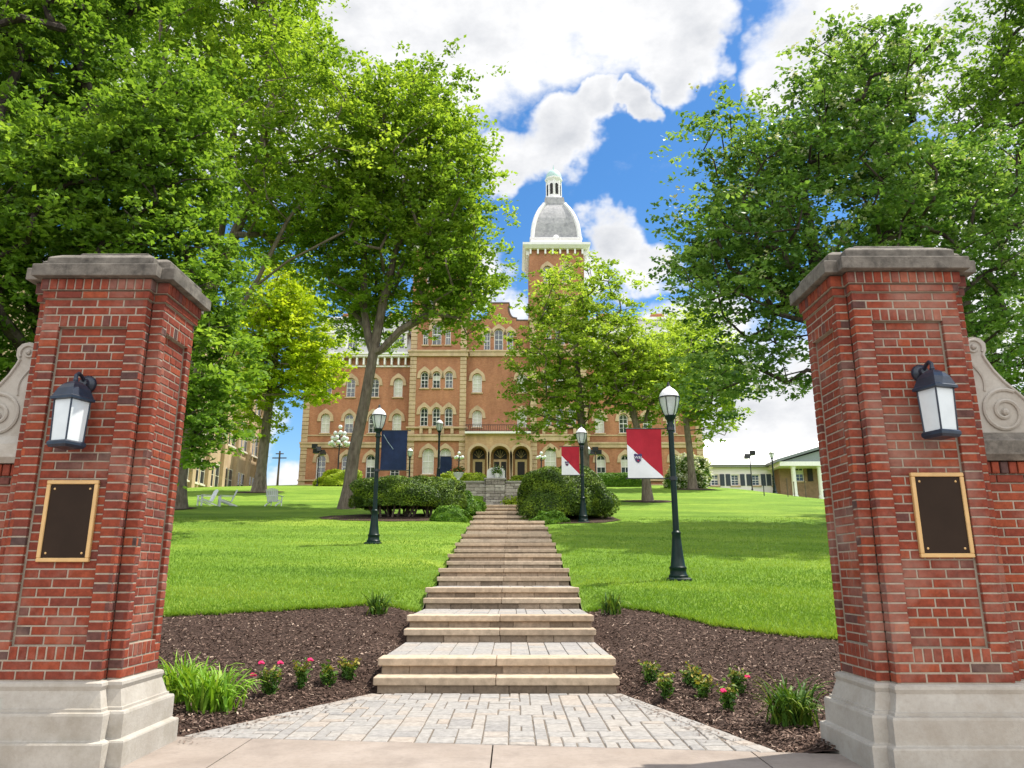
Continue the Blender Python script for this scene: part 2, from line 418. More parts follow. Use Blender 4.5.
M['shutter'] = plain('slate_blue_shutter', (0.05, 0.065, 0.09), 0.6, 0.3)
M['pink'] = plain('pink_petal', (0.75, 0.03, 0.14), 0.6, 0.3, 0, 40, 0.3)
M['terracotta'] = plain('terracotta_orange', (0.5, 0.12, 0.05), 0.7, 0.2)
M['lawn_soil'] = M['soil']
def lawn_mat():
    m = Mat('lawn_grass', 0.85, 0.15)
    p = m.pos()
    n1 = m.noise(m.pos((0.35, 1.0, 1.0)), 0.55, 6, 0.6); n2 = m.noise(m.pos((0.6, 1, 1)), 5, 6, 0.75); n3 = m.noise(p, 60, 4, 0.8)
    c = m.ramp(n1, [(0.3, (0.105, 0.195, 0.018)), (0.5, (0.165, 0.280, 0.030)), (0.70, (0.27, 0.37, 0.045))])
    c = m.mix(0.6, c, m.ramp(n2, [(0.3, (0.28, 0.3, 0.3)), (0.7, (0.74, 0.72, 0.70))]), 'OVERLAY')
    c = m.mix(0.5, c, m.ramp(n3, [(0.3, (0.2, 0.2, 0.2)), (0.7, (0.8, 0.8, 0.8))]), 'OVERLAY')
    m.col(c); m.bump(n3, 0.9, 0.05); return m.m
M['lawn'] = lawn_mat()
M['blade'] = leaf_mat('grass_blade', (0.090, 0.190, 0.020), (0.170, 0.29, 0.030), (0.30, 0.40, 0.055), 0.35, 0.5, 0.2)
M['lf_oak'] = leaf_mat('deep_green_leaf', (0.066, 0.132, 0.021), (0.148, 0.265, 0.037), (0.251, 0.383, 0.061))
M['lf_yel'] = leaf_mat('yellow_green_leaf', (0.166, 0.262, 0.035), (0.299, 0.420, 0.063), (0.446, 0.561, 0.109))
M['lf_maple'] = leaf_mat('maple_leaf', (0.100, 0.186, 0.024), (0.215, 0.343, 0.041), (0.358, 0.485, 0.071))
M['lf_lime'] = leaf_mat('lime_leaf', (0.218, 0.316, 0.016), (0.361, 0.481, 0.029), (0.491, 0.570, 0.050))
M['lf_ash'] = leaf_mat('blue_green_leaf', (0.056, 0.129, 0.029), (0.145, 0.270, 0.057), (0.314, 0.454, 0.138), 0.4, 0.4, 0.35)
M['lf_yew'] = leaf_mat('yew_needle', (0.016, 0.036, 0.006), (0.075, 0.135, 0.010), (0.23, 0.32, 0.022), 0.12)
M['lf_box'] = leaf_mat('boxwood_leaf', (0.05, 0.12, 0.012), (0.10, 0.21, 0.016), (0.17, 0.29, 0.02), 0.2)
M['lf_gold'] = leaf_mat('gold_green_leaf', (0.18, 0.26, 0.012), (0.32, 0.42, 0.02), (0.42, 0.5, 0.04), 0.25)
M['lf_lily'] = leaf_mat('daylily_blade', (0.10, 0.23, 0.014), (0.18, 0.35, 0.025), (0.34, 0.48, 0.07), 0.3)
M['lf_rose'] = leaf_mat('rose_leaf', (0.03, 0.08, 0.012), (0.07, 0.15, 0.018), (0.20, 0.26, 0.03), 0.2)
M['lf_rose_new'] = leaf_mat('rose_new_leaf', (0.13, 0.14, 0.02), (0.24, 0.22, 0.03), (0.36, 0.28, 0.05), 0.25)
M['blossom'] = leaf_mat('white_blossom_and_glint', (0.45, 0.48, 0.30), (0.62, 0.64, 0.48), (0.72, 0.74, 0.60), 0.2)  # also colours the painted sun glints on the ash crown
def clear_glass():
    m = Mat('lamp_glass', 0.12, 0.6); m.col((0.75, 0.78, 0.78))
    tr = m.N.new('ShaderNodeBsdfTransparent'); tr.inputs['Color'].default_value = (0.9, 0.93, 0.93, 1)
    mx = m.N.new('ShaderNodeMixShader'); mx.inputs[0].default_value = 0.42
    m.L.new(m.b.outputs[0], mx.inputs[1]); m.L.new(tr.outputs[0], mx.inputs[2]); m.L.new(mx.outputs[0], m.N['Material Output'].inputs[0])
    return m.m
M['lamp_glass'] = clear_glass()
M['twig'] = plain('grey_twig', (0.14, 0.11, 0.085), 0.9, 0.1)
# ------------------------------------------------------------------ terrain
def sstep(a, b, x):
    t = np.clip((np.asarray(x, float) - a) / (b - a), 0, 1); return t * t * (3 - 2 * t)
LAWN_EDGE = np.array([(-60, 11.2), (-30, 11.6), (-8, 12.0), (-5.3, 12.3), (-3.6, 12.75), (-2.4, 13.15), (-1.42, 13.2), (1.42, 13.2), (1.7, 13.15), (2.4, 12.75),
                      (3.15, 11.7), (3.8, 11.15), (4.65, 10.8), (7, 10.4), (30, 10.2), (60, 10.2)])
def lawn_edge(x):
    x = np.asarray(x, float)
    return np.interp(x, LAWN_EDGE[:, 0], LAWN_EDGE[:, 1]) + 0.030 * np.sin(x * 7.3) + 0.025 * np.sin(x * 13.1 + 1) + 0.02 * np.sin(x * 29 + 2)
def stair_profile(y):
    q = np.clip((np.asarray(y, float) - 8.98) / 2.36, 0, 12.999); k = np.floor(q)
    return 0.352 * (k + np.clip((q - k) * 2.36 - 0.02, 0, 0.9) / 0.9) - 0.02
def ground(x, y):
    x = np.asarray(x, float); y = np.asarray(y, float)
    z = np.maximum(0, 0.148 * y - 1.2)
    z = np.where(y > 66, 8.568 + 0.12 * (np.minimum(y, 92) - 66), z)
    z = np.where(y > 92, 11.69 - 0.03 * (y - 92), z)
    # the lawn falls away to the right and a little to the left
    z = z - sstep(16, 42, x) * 3.2 * sstep(25, 60, y)
    z = z - sstep(24, 60, -x) * 2.5 * sstep(25, 60, y)
    # turf follows the stairway where it meets it
    kk = np.exp(-(np.maximum(0, np.abs(x) - 1.4) / 0.35) ** 2) * sstep(41.5, 38.5, y) * sstep(8.9, 9.4, y)
    z = z * (1 - kk) + kk * (stair_profile(y) - 0.05)
    # flat terrace behind the stone wall
    tz = 6.05
    k = sstep(6.0, 4.0, np.abs(x + 0.6)) * sstep(41.4, 42.2, y) * sstep(52, 47, y)
    z = z * (1 - k) + np.maximum(z, tz) * k
    return z
def gz(x, y): return float(ground(x, y))
FAN = [(-2.55, 6.72), (-1.395, 8.98), (1.385, 8.98), (2.17, 6.17)]
FANC = [p for p in FAN]
def walk_edge(x): return 6.72 + (x + 2.55) * (6.17 - 6.72) / (2.17 + 2.55)
def fan_dist(x, y):
    """distance outside the paved fan and the steps (0 inside)"""
    P = np.array(FAN + [(2.17, 6.17)]); x = np.asarray(x, float); y = np.asarray(y, float)
    d = np.full(x.shape, 1e9)
    for a, b in zip(P[:-1], P[1:]):
        e = b - a; L2 = e @ e
        if L2 < 1e-9: continue
        t = np.clip(((x - a[0]) * e[0] + (y - a[1]) * e[1]) / L2, 0, 1)
        d = np.minimum(d, np.hypot(x - a[0] - t * e[0], y - a[1] - t * e[1]))
    xl = np.interp(y, [6.2, 6.72, 8.98, 14], [-2.8, -2.55, -1.39, -1.39])
    xr = np.interp(y, [5.9, 6.17, 8.98, 14], [2.25, 2.17, 1.385, 1.385])
    inside = (x > xl) & (x < xr)
    return np.where(inside, 0, np.minimum(d, np.minimum(np.abs(x - xl), np.abs(x - xr))))
def mulch_z(x, y):
    f = fan_dist(x, y); k = sstep(8.85, 9.25, y)
    return -0.035 + np.maximum(sstep(0.0, 0.35, f), k) * 0.06 + np.maximum(sstep(0.05, 0.5, f), k) * np.maximum(0, 0.148 * np.asarray(y, float) - 1.2) * (1 - (kk := k * np.exp(-(np.maximum(0, np.abs(x) - 1.4) / 0.35) ** 2))) + kk * (stair_profile(y) - 0.05)

def grid_mesh(name, xs_rows, ys_rows, zf, mat, kind='structure', smooth=True, skirt=0.0):
    X = np.asarray(xs_rows, float); Y = np.asarray(ys_rows, float); Z = zf(X, Y)
    r, c = X.shape
    V = np.stack([X, Y, Z], -1).reshape(-1, 3)
    i = np.arange(r * c).reshape(r, c)
    F = np.stack([i[:-1, :-1], i[:-1, 1:], i[1:, 1:], i[1:, :-1]], -1).reshape(-1, 4)
    return V, F

def seg(a, b, n): return list(np.linspace(a, b, n, endpoint=False))
# lawn: left wing, right wing and the part behind the steps, one sheet
parts_V, parts_F, off = [], [], 0
TT = np.concatenate([np.linspace(0, 0.25, 50, endpoint=False), np.linspace(0.25, 1, 60)])
LAWN_UP = 0.05
for xs, y0 in ((sorted(-np.array([1.40] + seg(1.55, 8, 22) + seg(8, 30, 30) + seg(30, 70, 12) + seg(70, 900, 10))), None),
               ([1.40] + seg(1.55, 8, 22) + seg(8, 30, 30) + seg(30, 70, 12) + seg(70, 900, 10), None),
               (list(np.linspace(-1.40, 1.40, 12)), 41.3)):
    xs = np.asarray(xs, float)
    e = lawn_edge(xs) if y0 is None else np.full(xs.shape, y0)
    ys = e[None, :] + (100 - e[None, :]) * (TT[:, None] ** 1.25)
    ys = np.concatenate([e[None, :] - 0.0, ys, np.full((1, len(xs)), 160.0), np.full((1, len(xs)), 400.0), np.full((1, len(xs)), 1800.0)])
    X = np.broadcast_to(xs[None, :], ys.shape)
    V, F = grid_mesh('lawn', X, ys, lambda a, b: ground(a, b) + LAWN_UP, None)
    if y0 is None: V[:len(xs), 2] -= 0.16     # the cut turf edge towards the bed
    parts_V.append(V); parts_F.append(F + off); off += len(V)
tag(np_mesh('lawn', np.concatenate(parts_V), np.concatenate(parts_F), np.full(sum(len(f) for f in parts_F), 0.5), M['lawn'], smooth=False), kind='structure')

# cut soil edge of the turf along the stairway
for sgn in (-1, 1):
    ys = np.linspace(13.0, 41.4, 140); xs = np.full(140, sgn * 1.398)
    zt_ = ground(np.full(140, sgn * 1.40), ys) + LAWN_UP - 0.005
    V = np.concatenate([np.stack([xs, ys, zt_], -1), np.stack([xs, ys, zt_ - 0.6], -1)]); i = np.arange(139)
    F = np.stack([i, i + 1, i + 141, i + 140], -1)
    tag(np_mesh('turf_edge', V, F, np.full(139, 0.5), M['soil']), kind='structure')

# planting beds (soil under the bark mulch)
for sgn in (-1, 1):
    xs = sgn * np.array([1.3] + seg(1.4, 4, 40) + seg(4, 12, 24)); xs = np.sort(xs)
    t = np.linspace(0, 1, 50)
    y0 = np.where(np.abs(xs) < 2.7, walk_edge(xs) - 0.02, 6.0)
    ys = y0[None, :] + (lawn_edge(xs) + 0.06 - y0)[None, :] * t[:, None]
    V, F = grid_mesh('b', np.broadcast_to(xs[None, :], ys.shape), ys, mulch_z, None)
    tag(np_mesh('planting_bed', V, F, np.full(len(F), 0.5), M['soil'], smooth=True), kind='structure')

# sidewalk, kerb, street in front of the gate (behind the camera too)
mb = MB()
xj = [-14, -11.4, -8.8, -6.2, -3.9, -1.95, 0.02, 1.98, 3.9, 6.2, 8.8, 11.4, 14]
for a, b in zip(xj[:-1], xj[1:]):
    for (y0, y1) in ((-2.6, 0.6), (0.6, 3.8), (3.8, None)):
        g = 0.006
        ya0, yb0 = y0 + g, y0 + g
        ya1 = (walk_edge(a) - 0.004) if y1 is None else y1 - g
        yb1 = (walk_edge(b) - 0.004) if y1 is None else y1 - g
        a2, b2 = a + g, b - g
        mb.add([(a2, ya0, -0.1), (b2, yb0, -0.1), (b2, yb1, -0.1), (a2, ya1, -0.1), (a2, ya0, 0.004), (b2, yb0, 0.004), (b2, yb1, 0.004), (a2, ya1, 0.004)],
               [(4, 5, 6, 7), (0, 1, 5, 4), (1, 2, 6, 5), (2, 3, 7, 6), (3, 0, 4, 7)], rnd.random())
tag(mb.build('sidewalk', M['concrete']), kind='structure')
mb = MB().box(-14.5, 14.5, -2.6, 7.6, -0.12, -0.05)
tag(mb.build('sidewalk_bed', M['joint']), kind='structure')
mb = MB(); mb.box(-40, 40, -2.78, -2.6, -0.2, 0.006)
tag(mb.build('kerb', M['limestone']), kind='structure')
mb = MB(); mb.add([(-300, -40, -0.14), (300, -40, -0.14), (300, -2.75, -0.14), (-300, -2.75, -0.14)], [(0, 1, 2, 3)])
tag(mb.build('street', M['asphalt']), kind='structure')
mb = MB(); mb.add([(-900, -900, -0.3), (900, -900, -0.3), (900, 13, -0.3), (-900, 13, -0.3)], [(0, 1, 2, 3)])
tag(mb.build('ground', M['soil']), kind='structure')

# paved fan between the gate and the first step
def clip(poly, a, b):
    out = []
    def side(p): return (b[0] - a[0]) * (p[1] - a[1]) - (b[1] - a[1]) * (p[0] - a[0])
    for i in range(len(poly)):
        p, q = poly[i], poly[(i + 1) % len(poly)]; sp, sq = side(p), side(q)
        if sp >= 0: out.append(p)
        if (sp >= 0) != (sq >= 0):
            t = sp / (sp - sq); out.append((p[0] + t * (q[0] - p[0]), p[1] + t * (q[1] - p[1])))
    return out
def add_paver(mb, poly, z0, z1, tone, ch=0.006):
    n = len(poly)
    if n < 3: return
    ar = 0.5 * sum(poly[i][0] * poly[(i + 1) % n][1] - poly[(i + 1) % n][0] * poly[i][1] for i in range(n))
    if ar < 0.0025: return
    cx = sum(p[0] for p in poly) / n; cy = sum(p[1] for p in poly) / n
    s = max(0.75, 1 - ch / math.sqrt(ar) * 2)
    top = [(cx + (p[0] - cx) * s, cy + (p[1] - cy) * s, z1) for p in poly]
    mb.loft([[(p[0], p[1], z0) for p in poly], [(p[0], p[1], z1 - ch) for p in poly], top], tone)
def inset(poly, d):
    n = len(poly); cx = sum(p[0] for p in poly) / n; cy = sum(p[1] for p in poly) / n; out = []
    for x, y in poly:
        L = math.hypot(x - cx, y - cy) or 1
        out.append((x - (x - cx) / L * d, y - (y - cy) / L * d))
    return out
def xl_at(y): return float(np.interp(y, [6.72, 6.80, 7.01, 7.36, 8.13, 8.8, 8.98], [-2.55, -2.42, -2.33, -2.12, -1.83, -1.47, -1.385]))
def xr_at(y): return float(np.interp(y, [6.17, 6.45, 7.02, 7.9, 8.72, 8.98], [2.17, 2.08, 1.91, 1.63, 1.40, 1.385]))
mb = MB(); r2 = random.Random(3)
bw = 0.13
core = [(-2.405, walk_edge(-2.405) + 0.004), (2.03, walk_edge(2.03) + 0.004), (1.245, 8.975), (-1.255, 8.975)]
cell = 0.108
NX, NY = 46, 30
used = np.zeros((NX, NY), bool)
for j in range(NY):
    for i in range(NX):
        if used[i, j]: continue
        shp = [(2, 2), (2, 3), (2, 2), (2, 1), (2, 2), (2, 1), (1, 2), (1, 1)]
        r2.shuffle(shp); shp += [(1, 2), (2, 1), (1, 1)]
        for (w, l) in shp:
            if (w, l) == (1, 1) and r2.random() < 0.9 and shp.index((w, l)) < 8: continue
            if i + w <= NX and j + l <= NY and not used[i:i + w, j:j + l].any(): break
        else: w, l = 1, 1
        used[i:i + w, j:j + l] = True
        x, y = -2.45 + i * cell, 5.95 + j * cell; g = 0.0055
        q_ = lambda: r2.uniform(-.003, .003)
        poly = [(x + g + q_(), y + g + q_()), (x + w * cell - g + q_(), y + g + q_()), (x + w * cell - g + q_(), y + l * cell - g + q_()), (x + g + q_(), y + l * cell - g + q_())]
        for k in range(4):
            if len(poly) < 3: break
            poly = clip(poly, core[k], core[(k + 1) % 4])
        if len(poly) >= 3: add_paver(mb, poly, -0.05, 0.008 + r2.uniform(-.003, .003), min(1, max(0, r2.gauss(0.5, 0.27))), 0.007)
def border(line):
    pts = [Vector((a, b, 0)) for a, b in line]; acc = 0
    L = [0]
    for p, q in zip(pts[:-1], pts[1:]): L.append(L[-1] + (q - p).length)
    def P(s):
        for i in range(len(pts) - 1):
            if s <= L[i + 1] or i == len(pts) - 2:
                t = (s - L[i]) / (L[i + 1] - L[i]); return pts[i].lerp(pts[i + 1], t), (pts[i + 1] - pts[i]).normalized()
    s = 0.0
    while s < L[-1] - 0.05:
        l = r2.choice([0.17, 0.21, 0.235]); e = min(s + l, L[-1])
        p, d = P(s + 0.004); q, d2 = P(e - 0.004)
        n1 = Vector((-d.y, d.x, 0)); n2 = Vector((-d2.y, d2.x, 0))
        poly = [(p.x, p.y), (q.x, q.y), (q.x + n2.x * bw, q.y + n2.y * bw), (p.x + n1.x * bw, p.y + n1.y * bw)]
        add_paver(mb, poly, -0.05, 0.010 + r2.uniform(-.002, .002), min(1, max(0, r2.gauss(0.7, 0.2))))
        s = e
border([(2.17, 6.18), (1.385, 8.97)])
border([(-1.395, 8.97), (-2.545, 6.73)])
tag(mb.build('paved_path', M['paver']), kind='structure')
mb = MB(); mb.add([(a, b, -0.001) for a, b in FAN], [tuple(range(len(FAN)))][::1])
tag(mb.build('paved_path_bed', plain('joint_sand', (0.15, 0.125, 0.10), 0.95, 0.1)), kind='structure')

# ------------------------------------------------------------------ stairway up the lawn
stair = thing('garden_stairway', 'long straight tan stone stairway climbing the lawn to the brick hall in paired steps', 'stairway', (0, 8.98, 0))
HW = 1.385; NP = 13
sd_ = MB()
for k in range(NP):
    y = 8.98 + 2.36 * k; b = 0.352 * k
    tail = 2.36 if k < NP - 1 else 3.55
    xo = r2.uniform(-.012, .012)
    for (z0, z1, ya, yb) in ((b + 0.088, b + 0.176, y, y + 0.36), (b + 0.264, b + 0.352, y + 0.27, y + 0.27 + 0.36)):
        for (xa, xb) in ((-HW, xo - 0.003), (xo + 0.003, HW)):
            s = MB(); s.cbox(xa + xo, xb + xo, ya, yb, z0, z1, 0.009, r2.random()); s.build('tread', M['step'], stair, True)
        # riser blocks under each tread
        rb = MB()
        xx = -HW + 0.03
        while xx < HW - 0.03:
            l = r2.uniform(0.3, 0.62); xe = min(xx + l, HW - 0.03)
            if HW - xe < 0.15: xe = HW - 0.03
            rb.cbox(xx + 0.003, xe - 0.003, ya + 0.05 + r2.uniform(0, .012), ya + 0.3, z0 - 0.12, z0 - 0.001, 0.006, r2.random())
            xx = xe
        rb.build('riser', M['riser'], stair, True)
    # paved landing
    lp = MB()
    ya, yb = y + 0.632, y + tail + (0.04 if k < NP - 1 else 0)
    xx = -HW + 0.02
    while xx < HW - 0.03:
        w = r2.choice([0.16, 0.235, 0.235, 0.29]); xe = min(xx + w, HW - 0.02)
        if HW - xe < 0.1: xe = HW - 0.02
        yy = ya
        while yy < yb - 0.02:
            l = r2.choice([0.24, 0.3, 0.42, 0.55]); ye = min(yy + l, yb)
            if yb - ye < 0.08: ye = yb
            add_paver(lp, [(xx + .004, yy + .004), (xe - .004, yy + .004), (xe - .004, ye - .004), (xx + .004, ye - .004)], b + 0.28, b + 0.345 + r2.uniform(-.003, .003), min(1, max(0, r2.gauss(0.55, 0.25))))
            yy = ye
        xx = xe
    lp.build('landing', M['paver'], stair, True)
    sd_.box(-HW + 0.05, HW - 0.05, y + 0.1, y + tail + 0.15, b - 0.6, b + 0.085)
    sd_.box(-HW + 0.04, HW - 0.04, y + 0.34, y + tail + 0.14, b + 0.085, b + 0.325)
sd_.build('footing', M['riser'], stair, True)

# ------------------------------------------------------------------ brick gate pillars
CRS = 0.0677
def cross_poly(cx, cy, wx, wy, nx, ny, o=0.0):
    """plan of a pier with notched corners, anticlockwise; o = offset outwards"""
    ax, ay = wx / 2 + nx, wy / 2 + ny       # full half sizes
    bx, by = wx / 2, wy / 2
    P = [(-bx, -ay), (bx, -ay), (bx, -by), (ax, -by), (ax, by), (bx, by), (bx, ay), (-bx, ay), (-bx, by), (-ax, by), (-ax, -by), (-bx, -by)]
    out = []
    for (x, y) in P:
        out.append((cx + x + (o if x > 0 else -o), cy + y + (o if y > 0 else -o)))
    return out
def brick_box(mb, o, u, n, u0, u1, z0, z1, d0, d1, tone, ch=0.004):
    """brick on a wall face: o origin, u along, n outward; from depth d0 (inside) to d1 (proud)"""
    def P(a, z, d): return (o[0] + u[0] * a + n[0] * d, o[1] + u[1] * a + n[1] * d, z)
    A = [P(u0, z0, d0), P(u1, z0, d0), P(u1, z1, d0), P(u0, z1, d0)]
    B = [P(u0, z0, d1 - ch), P(u1, z0, d1 - ch), P(u1, z1, d1 - ch), P(u0, z1, d1 - ch)]
    C = [P(u0 + ch, z0 + ch, d1), P(u1 - ch, z0 + ch, d1), P(u1 - ch, z1 - ch, d1), P(u0 + ch, z1 - ch, d1)]
    vs = A + B + C; fs = [(8, 9, 10, 11)]
    for k in (0, 4):
        for i in range(4):
            j = (i + 1) % 4
            fs.append((k + i, k + j, k + 4 + j, k + 4 + i))
    mb.add(vs, fs, tone)
J = 0.006
def btone(r):
    q = r.random()
    if q < 0.05: return r.uniform(0.0, 0.12)
    return min(1, max(0.12, r.gauss(0.55, 0.16)))
def lay(mb, o, u, n, u0, u1, row, zb, d, r, L=0.213, kind=None):
    """one course between u0 and u1"""
    w = u1 - u0; z0, z1 = zb + row * CRS + J, zb + (row + 1) * CRS - J
    w = u1 - u0
    if w < 0.24: cuts = [u0, u1]
    else:
        hdr = kind == 'header'
        l = 0.107 if hdr else L
        s = (0.5 if row % 2 else 1.0) * l if not hdr else (0.7 if row % 4 else 1.0) * l
        cuts = [u0]; a = u0 + s
        while a < u1 - 0.05: cuts.append(a); a += l
        cuts.append(u1)
    for a, b in zip(cuts[:-1], cuts[1:]):
        ja = J if a > u0 + 1e-6 else 0.0; jb = J if b < u1 - 1e-6 else 0.0
        brick_box(mb, o, u, n, a + ja, b - jb, z0, z1, d - 0.03, d + r.uniform(-.0015, .0015), btone(r))
def rowlock(mb, o, u, n, u0, u1, z0, z1, d, r, w=0.068):
    k = max(1, round((u1 - u0) / w)); s = (u1 - u0) / k
    for i in range(k):
        brick_box(mb, o, u, n, u0 + i * s + J, u0 + (i + 1) * s - J, z0 + J, z1 - J, d - 0.03, d + r.uniform(-.002, .002), btone(r))

PW, PN_X, PN_Y, SD = 0.83, 0.10, 0.09, 0.60       # front arm width, notches, side arm depth
ZB, NC = 0.565, 45.5
def make_pillar(sgn, yf, label):
    r = random.Random(11 + sgn)
    cx = sgn * 3.245 + 0.035; cy = yf + PN_Y + SD / 2
    t = thing('gate_pillar', label, 'pillar', (cx, cy, 0))
    bk = MB(); mo = MB()
    P = cross_poly(cx, cy, PW, SD, PN_X, PN_Y)
    ztop = ZB + NC * CRS
    # mortar core
    Pc = cross_poly(cx, cy, PW, SD, PN_X, PN_Y, -0.040)
    mo.loft([[(a, b, ZB - 0.02) for a, b in Pc], [(a, b, ztop) for a, b in Pc]])
    for i in range(12):
        a, b = Vector((*P[i], 0)), Vector((*P[(i + 1) % 12], 0))
        u = (b - a).normalized(); n = Vector((u.y, -u.x, 0)); w = (b - a).length
        o = (a.x, a.y)
        def slab(u0, u1, z0, z1):
            q = [(o[0] + u.x * uu - n.x * dd, o[1] + u.y * uu - n.y * dd) for uu, dd in ((u0, 0.0045), (u1, 0.0045), (u1, 0.05), (u0, 0.05))]
            mo.loft([[(x, y, z0) for x, y in q], [(x, y, z1) for x, y in q]])
        big = w > 0.4
        pil = 0.138 if w > 0.7 else 0.085
        nreg = 43
        if not big:
            slab(0.006, w - 0.006, ZB - 0.01, ztop - 0.002)
            for row in range(nreg): lay(bk, o, u, n, 0, w, row, ZB, 0, r)
        else:
            # frame bands and pilasters flush, panel recessed
            slab(0.006, pil - 0.004, ZB - 0.01, ztop - 0.002); slab(w - pil + 0.004, w - 0.006, ZB - 0.01, ztop - 0.002)
            slab(pil - 0.004, w - pil + 0.004, ZB - 0.01, ZB + 3.5 * CRS - 0.004); slab(pil - 0.004, w - pil + 0.004, ZB + 39.5 * CRS + 0.004, ztop - 0.002)
            for row in range(nreg):
                if row < 2 or row >= 41: lay(bk, o, u, n, 0, w, row, ZB, 0, r)
                else:
                    lay(bk, o, u, n, 0, pil, row, ZB, 0, r); lay(bk, o, u, n, w - pil, w, row, ZB, 0, r)
            rowlock(bk, o, u, n, pil + 0.002, w - pil - 0.002, ZB + 2 * CRS, ZB + 3.5 * CRS, 0, r)
            rowlock(bk, o, u, n, pil + 0.002, w - pil - 0.002, ZB + 39.5 * CRS, ZB + 41 * CRS, 0, r)
            for row in range(36):
                lay(bk, o, u, n, pil + 0.012, w - pil - 0.012, row, ZB + 3.5 * CRS, -0.0345, r, kind='header' if row % 6 == 3 else None)
        # corbelled head
        for (row, d) in ((43, 0.018),):
            e = d if True else 0
            conv = i in (0, 3, 6, 9)
            x0, x1 = (-d, w + d) if conv else (d, w - d) if False else (0, w)
            if not conv:
                x0, x1 = (0 + d, w + d) if i in (2, 5, 8, 11) else (-d, w - d)
                if x0 > x1: continue
            cuts = [x0]; q = x0 + 0.213 * 0.5
            while q < x1 - 0.05: cuts.append(q); q += 0.213
            cuts.append(x1)
            for c0, c1 in zip(cuts[:-1], cuts[1:]):
                brick_box(bk, o, u, n, c0 + (J if c0 > x0 else 0), c1 - (J if c1 < x1 else 0), ZB + row * CRS + J, ZB + (row + 1) * CRS - J, -0.03, d + r.uniform(-.0015, .0015), btone(r))
            d2 = 0.036
            if conv: x0, x1 = -d2, w + d2
            else: x0, x1 = (d2, w + d2) if i in (2, 5, 8, 11) else (-d2, w - d2)
            rowlock(bk, o, u, n, x0, x1, ZB + 44 * CRS, ZB + 45.5 * CRS, d2, r)
    for d, z0, z1 in ((0.010, 43, 44), (0.028, 44, 45.5)):
        Pm = cross_poly(cx, cy, PW, SD, PN_X, PN_Y, d)
        mo.loft([[(a, b, ZB + z0 * CRS + 0.002) for a, b in Pm], [(a, b, ZB + z1 * CRS - 0.003) for a, b in Pm]])
    bk.build('brickwork', M['brick'], t, True)
    mo.build('mortar_core', M['mortar'], t, True)
    # stone plinth
    pl = MB(); rings = []
    for o_, z in ((0.15, -0.12), (0.15, 0.165), (0.145, 0.176), (0.118, 0.184), (0.112, 0.19), (0.112, 0.345), (0.106, 0.362), (0.080, 0.366), (0.078, 0.385), (0.066, 0.388), (0.030, 0.500), (0.034, 0.512), (0.040, 0.53), (0.036, 0.55), (0.02, 0.560), (-0.03, 0.566)):
        rings.append([(a, b, z) for a, b in cross_poly(cx, cy, PW, SD, PN_X, PN_Y, o_)])
    pl.loft(rings); pl.build('plinth', M['limestone_stained' if sgn < 0 else 'limestone'], t, True)
    # capstone
    cp = MB(); rings = []
    for o_, z in ((0.0, 0.0), (0.082, 0.001), (0.090, 0.006), (0.090, 0.100), (0.084, 0.106)):
        rings.append([(a, b, ztop + z) for a, b in cross_poly(cx, cy, PW, SD, PN_X, PN_Y, o_)])
    cp.loft(rings)
    rings = []
    for o_, z in ((0.02, 0.10), (0.02, 0.185), (0.008, 0.20), (-0.045, 0.235), (-0.05, 0.238)):
        rings.append([(a, b, ztop + z) for a, b in cross_poly(cx, cy, PW, SD, PN_X, PN_Y, o_)])
    cp.loft(rings); cp.cbox(cx - 0.28, cx + 0.30, cy - 0.24, cy + 0.22, ztop + 0.236, ztop + 0.30, 0.008)
    cp.build('capstone', M['capstone'], t, True)
    return t, cx, yf

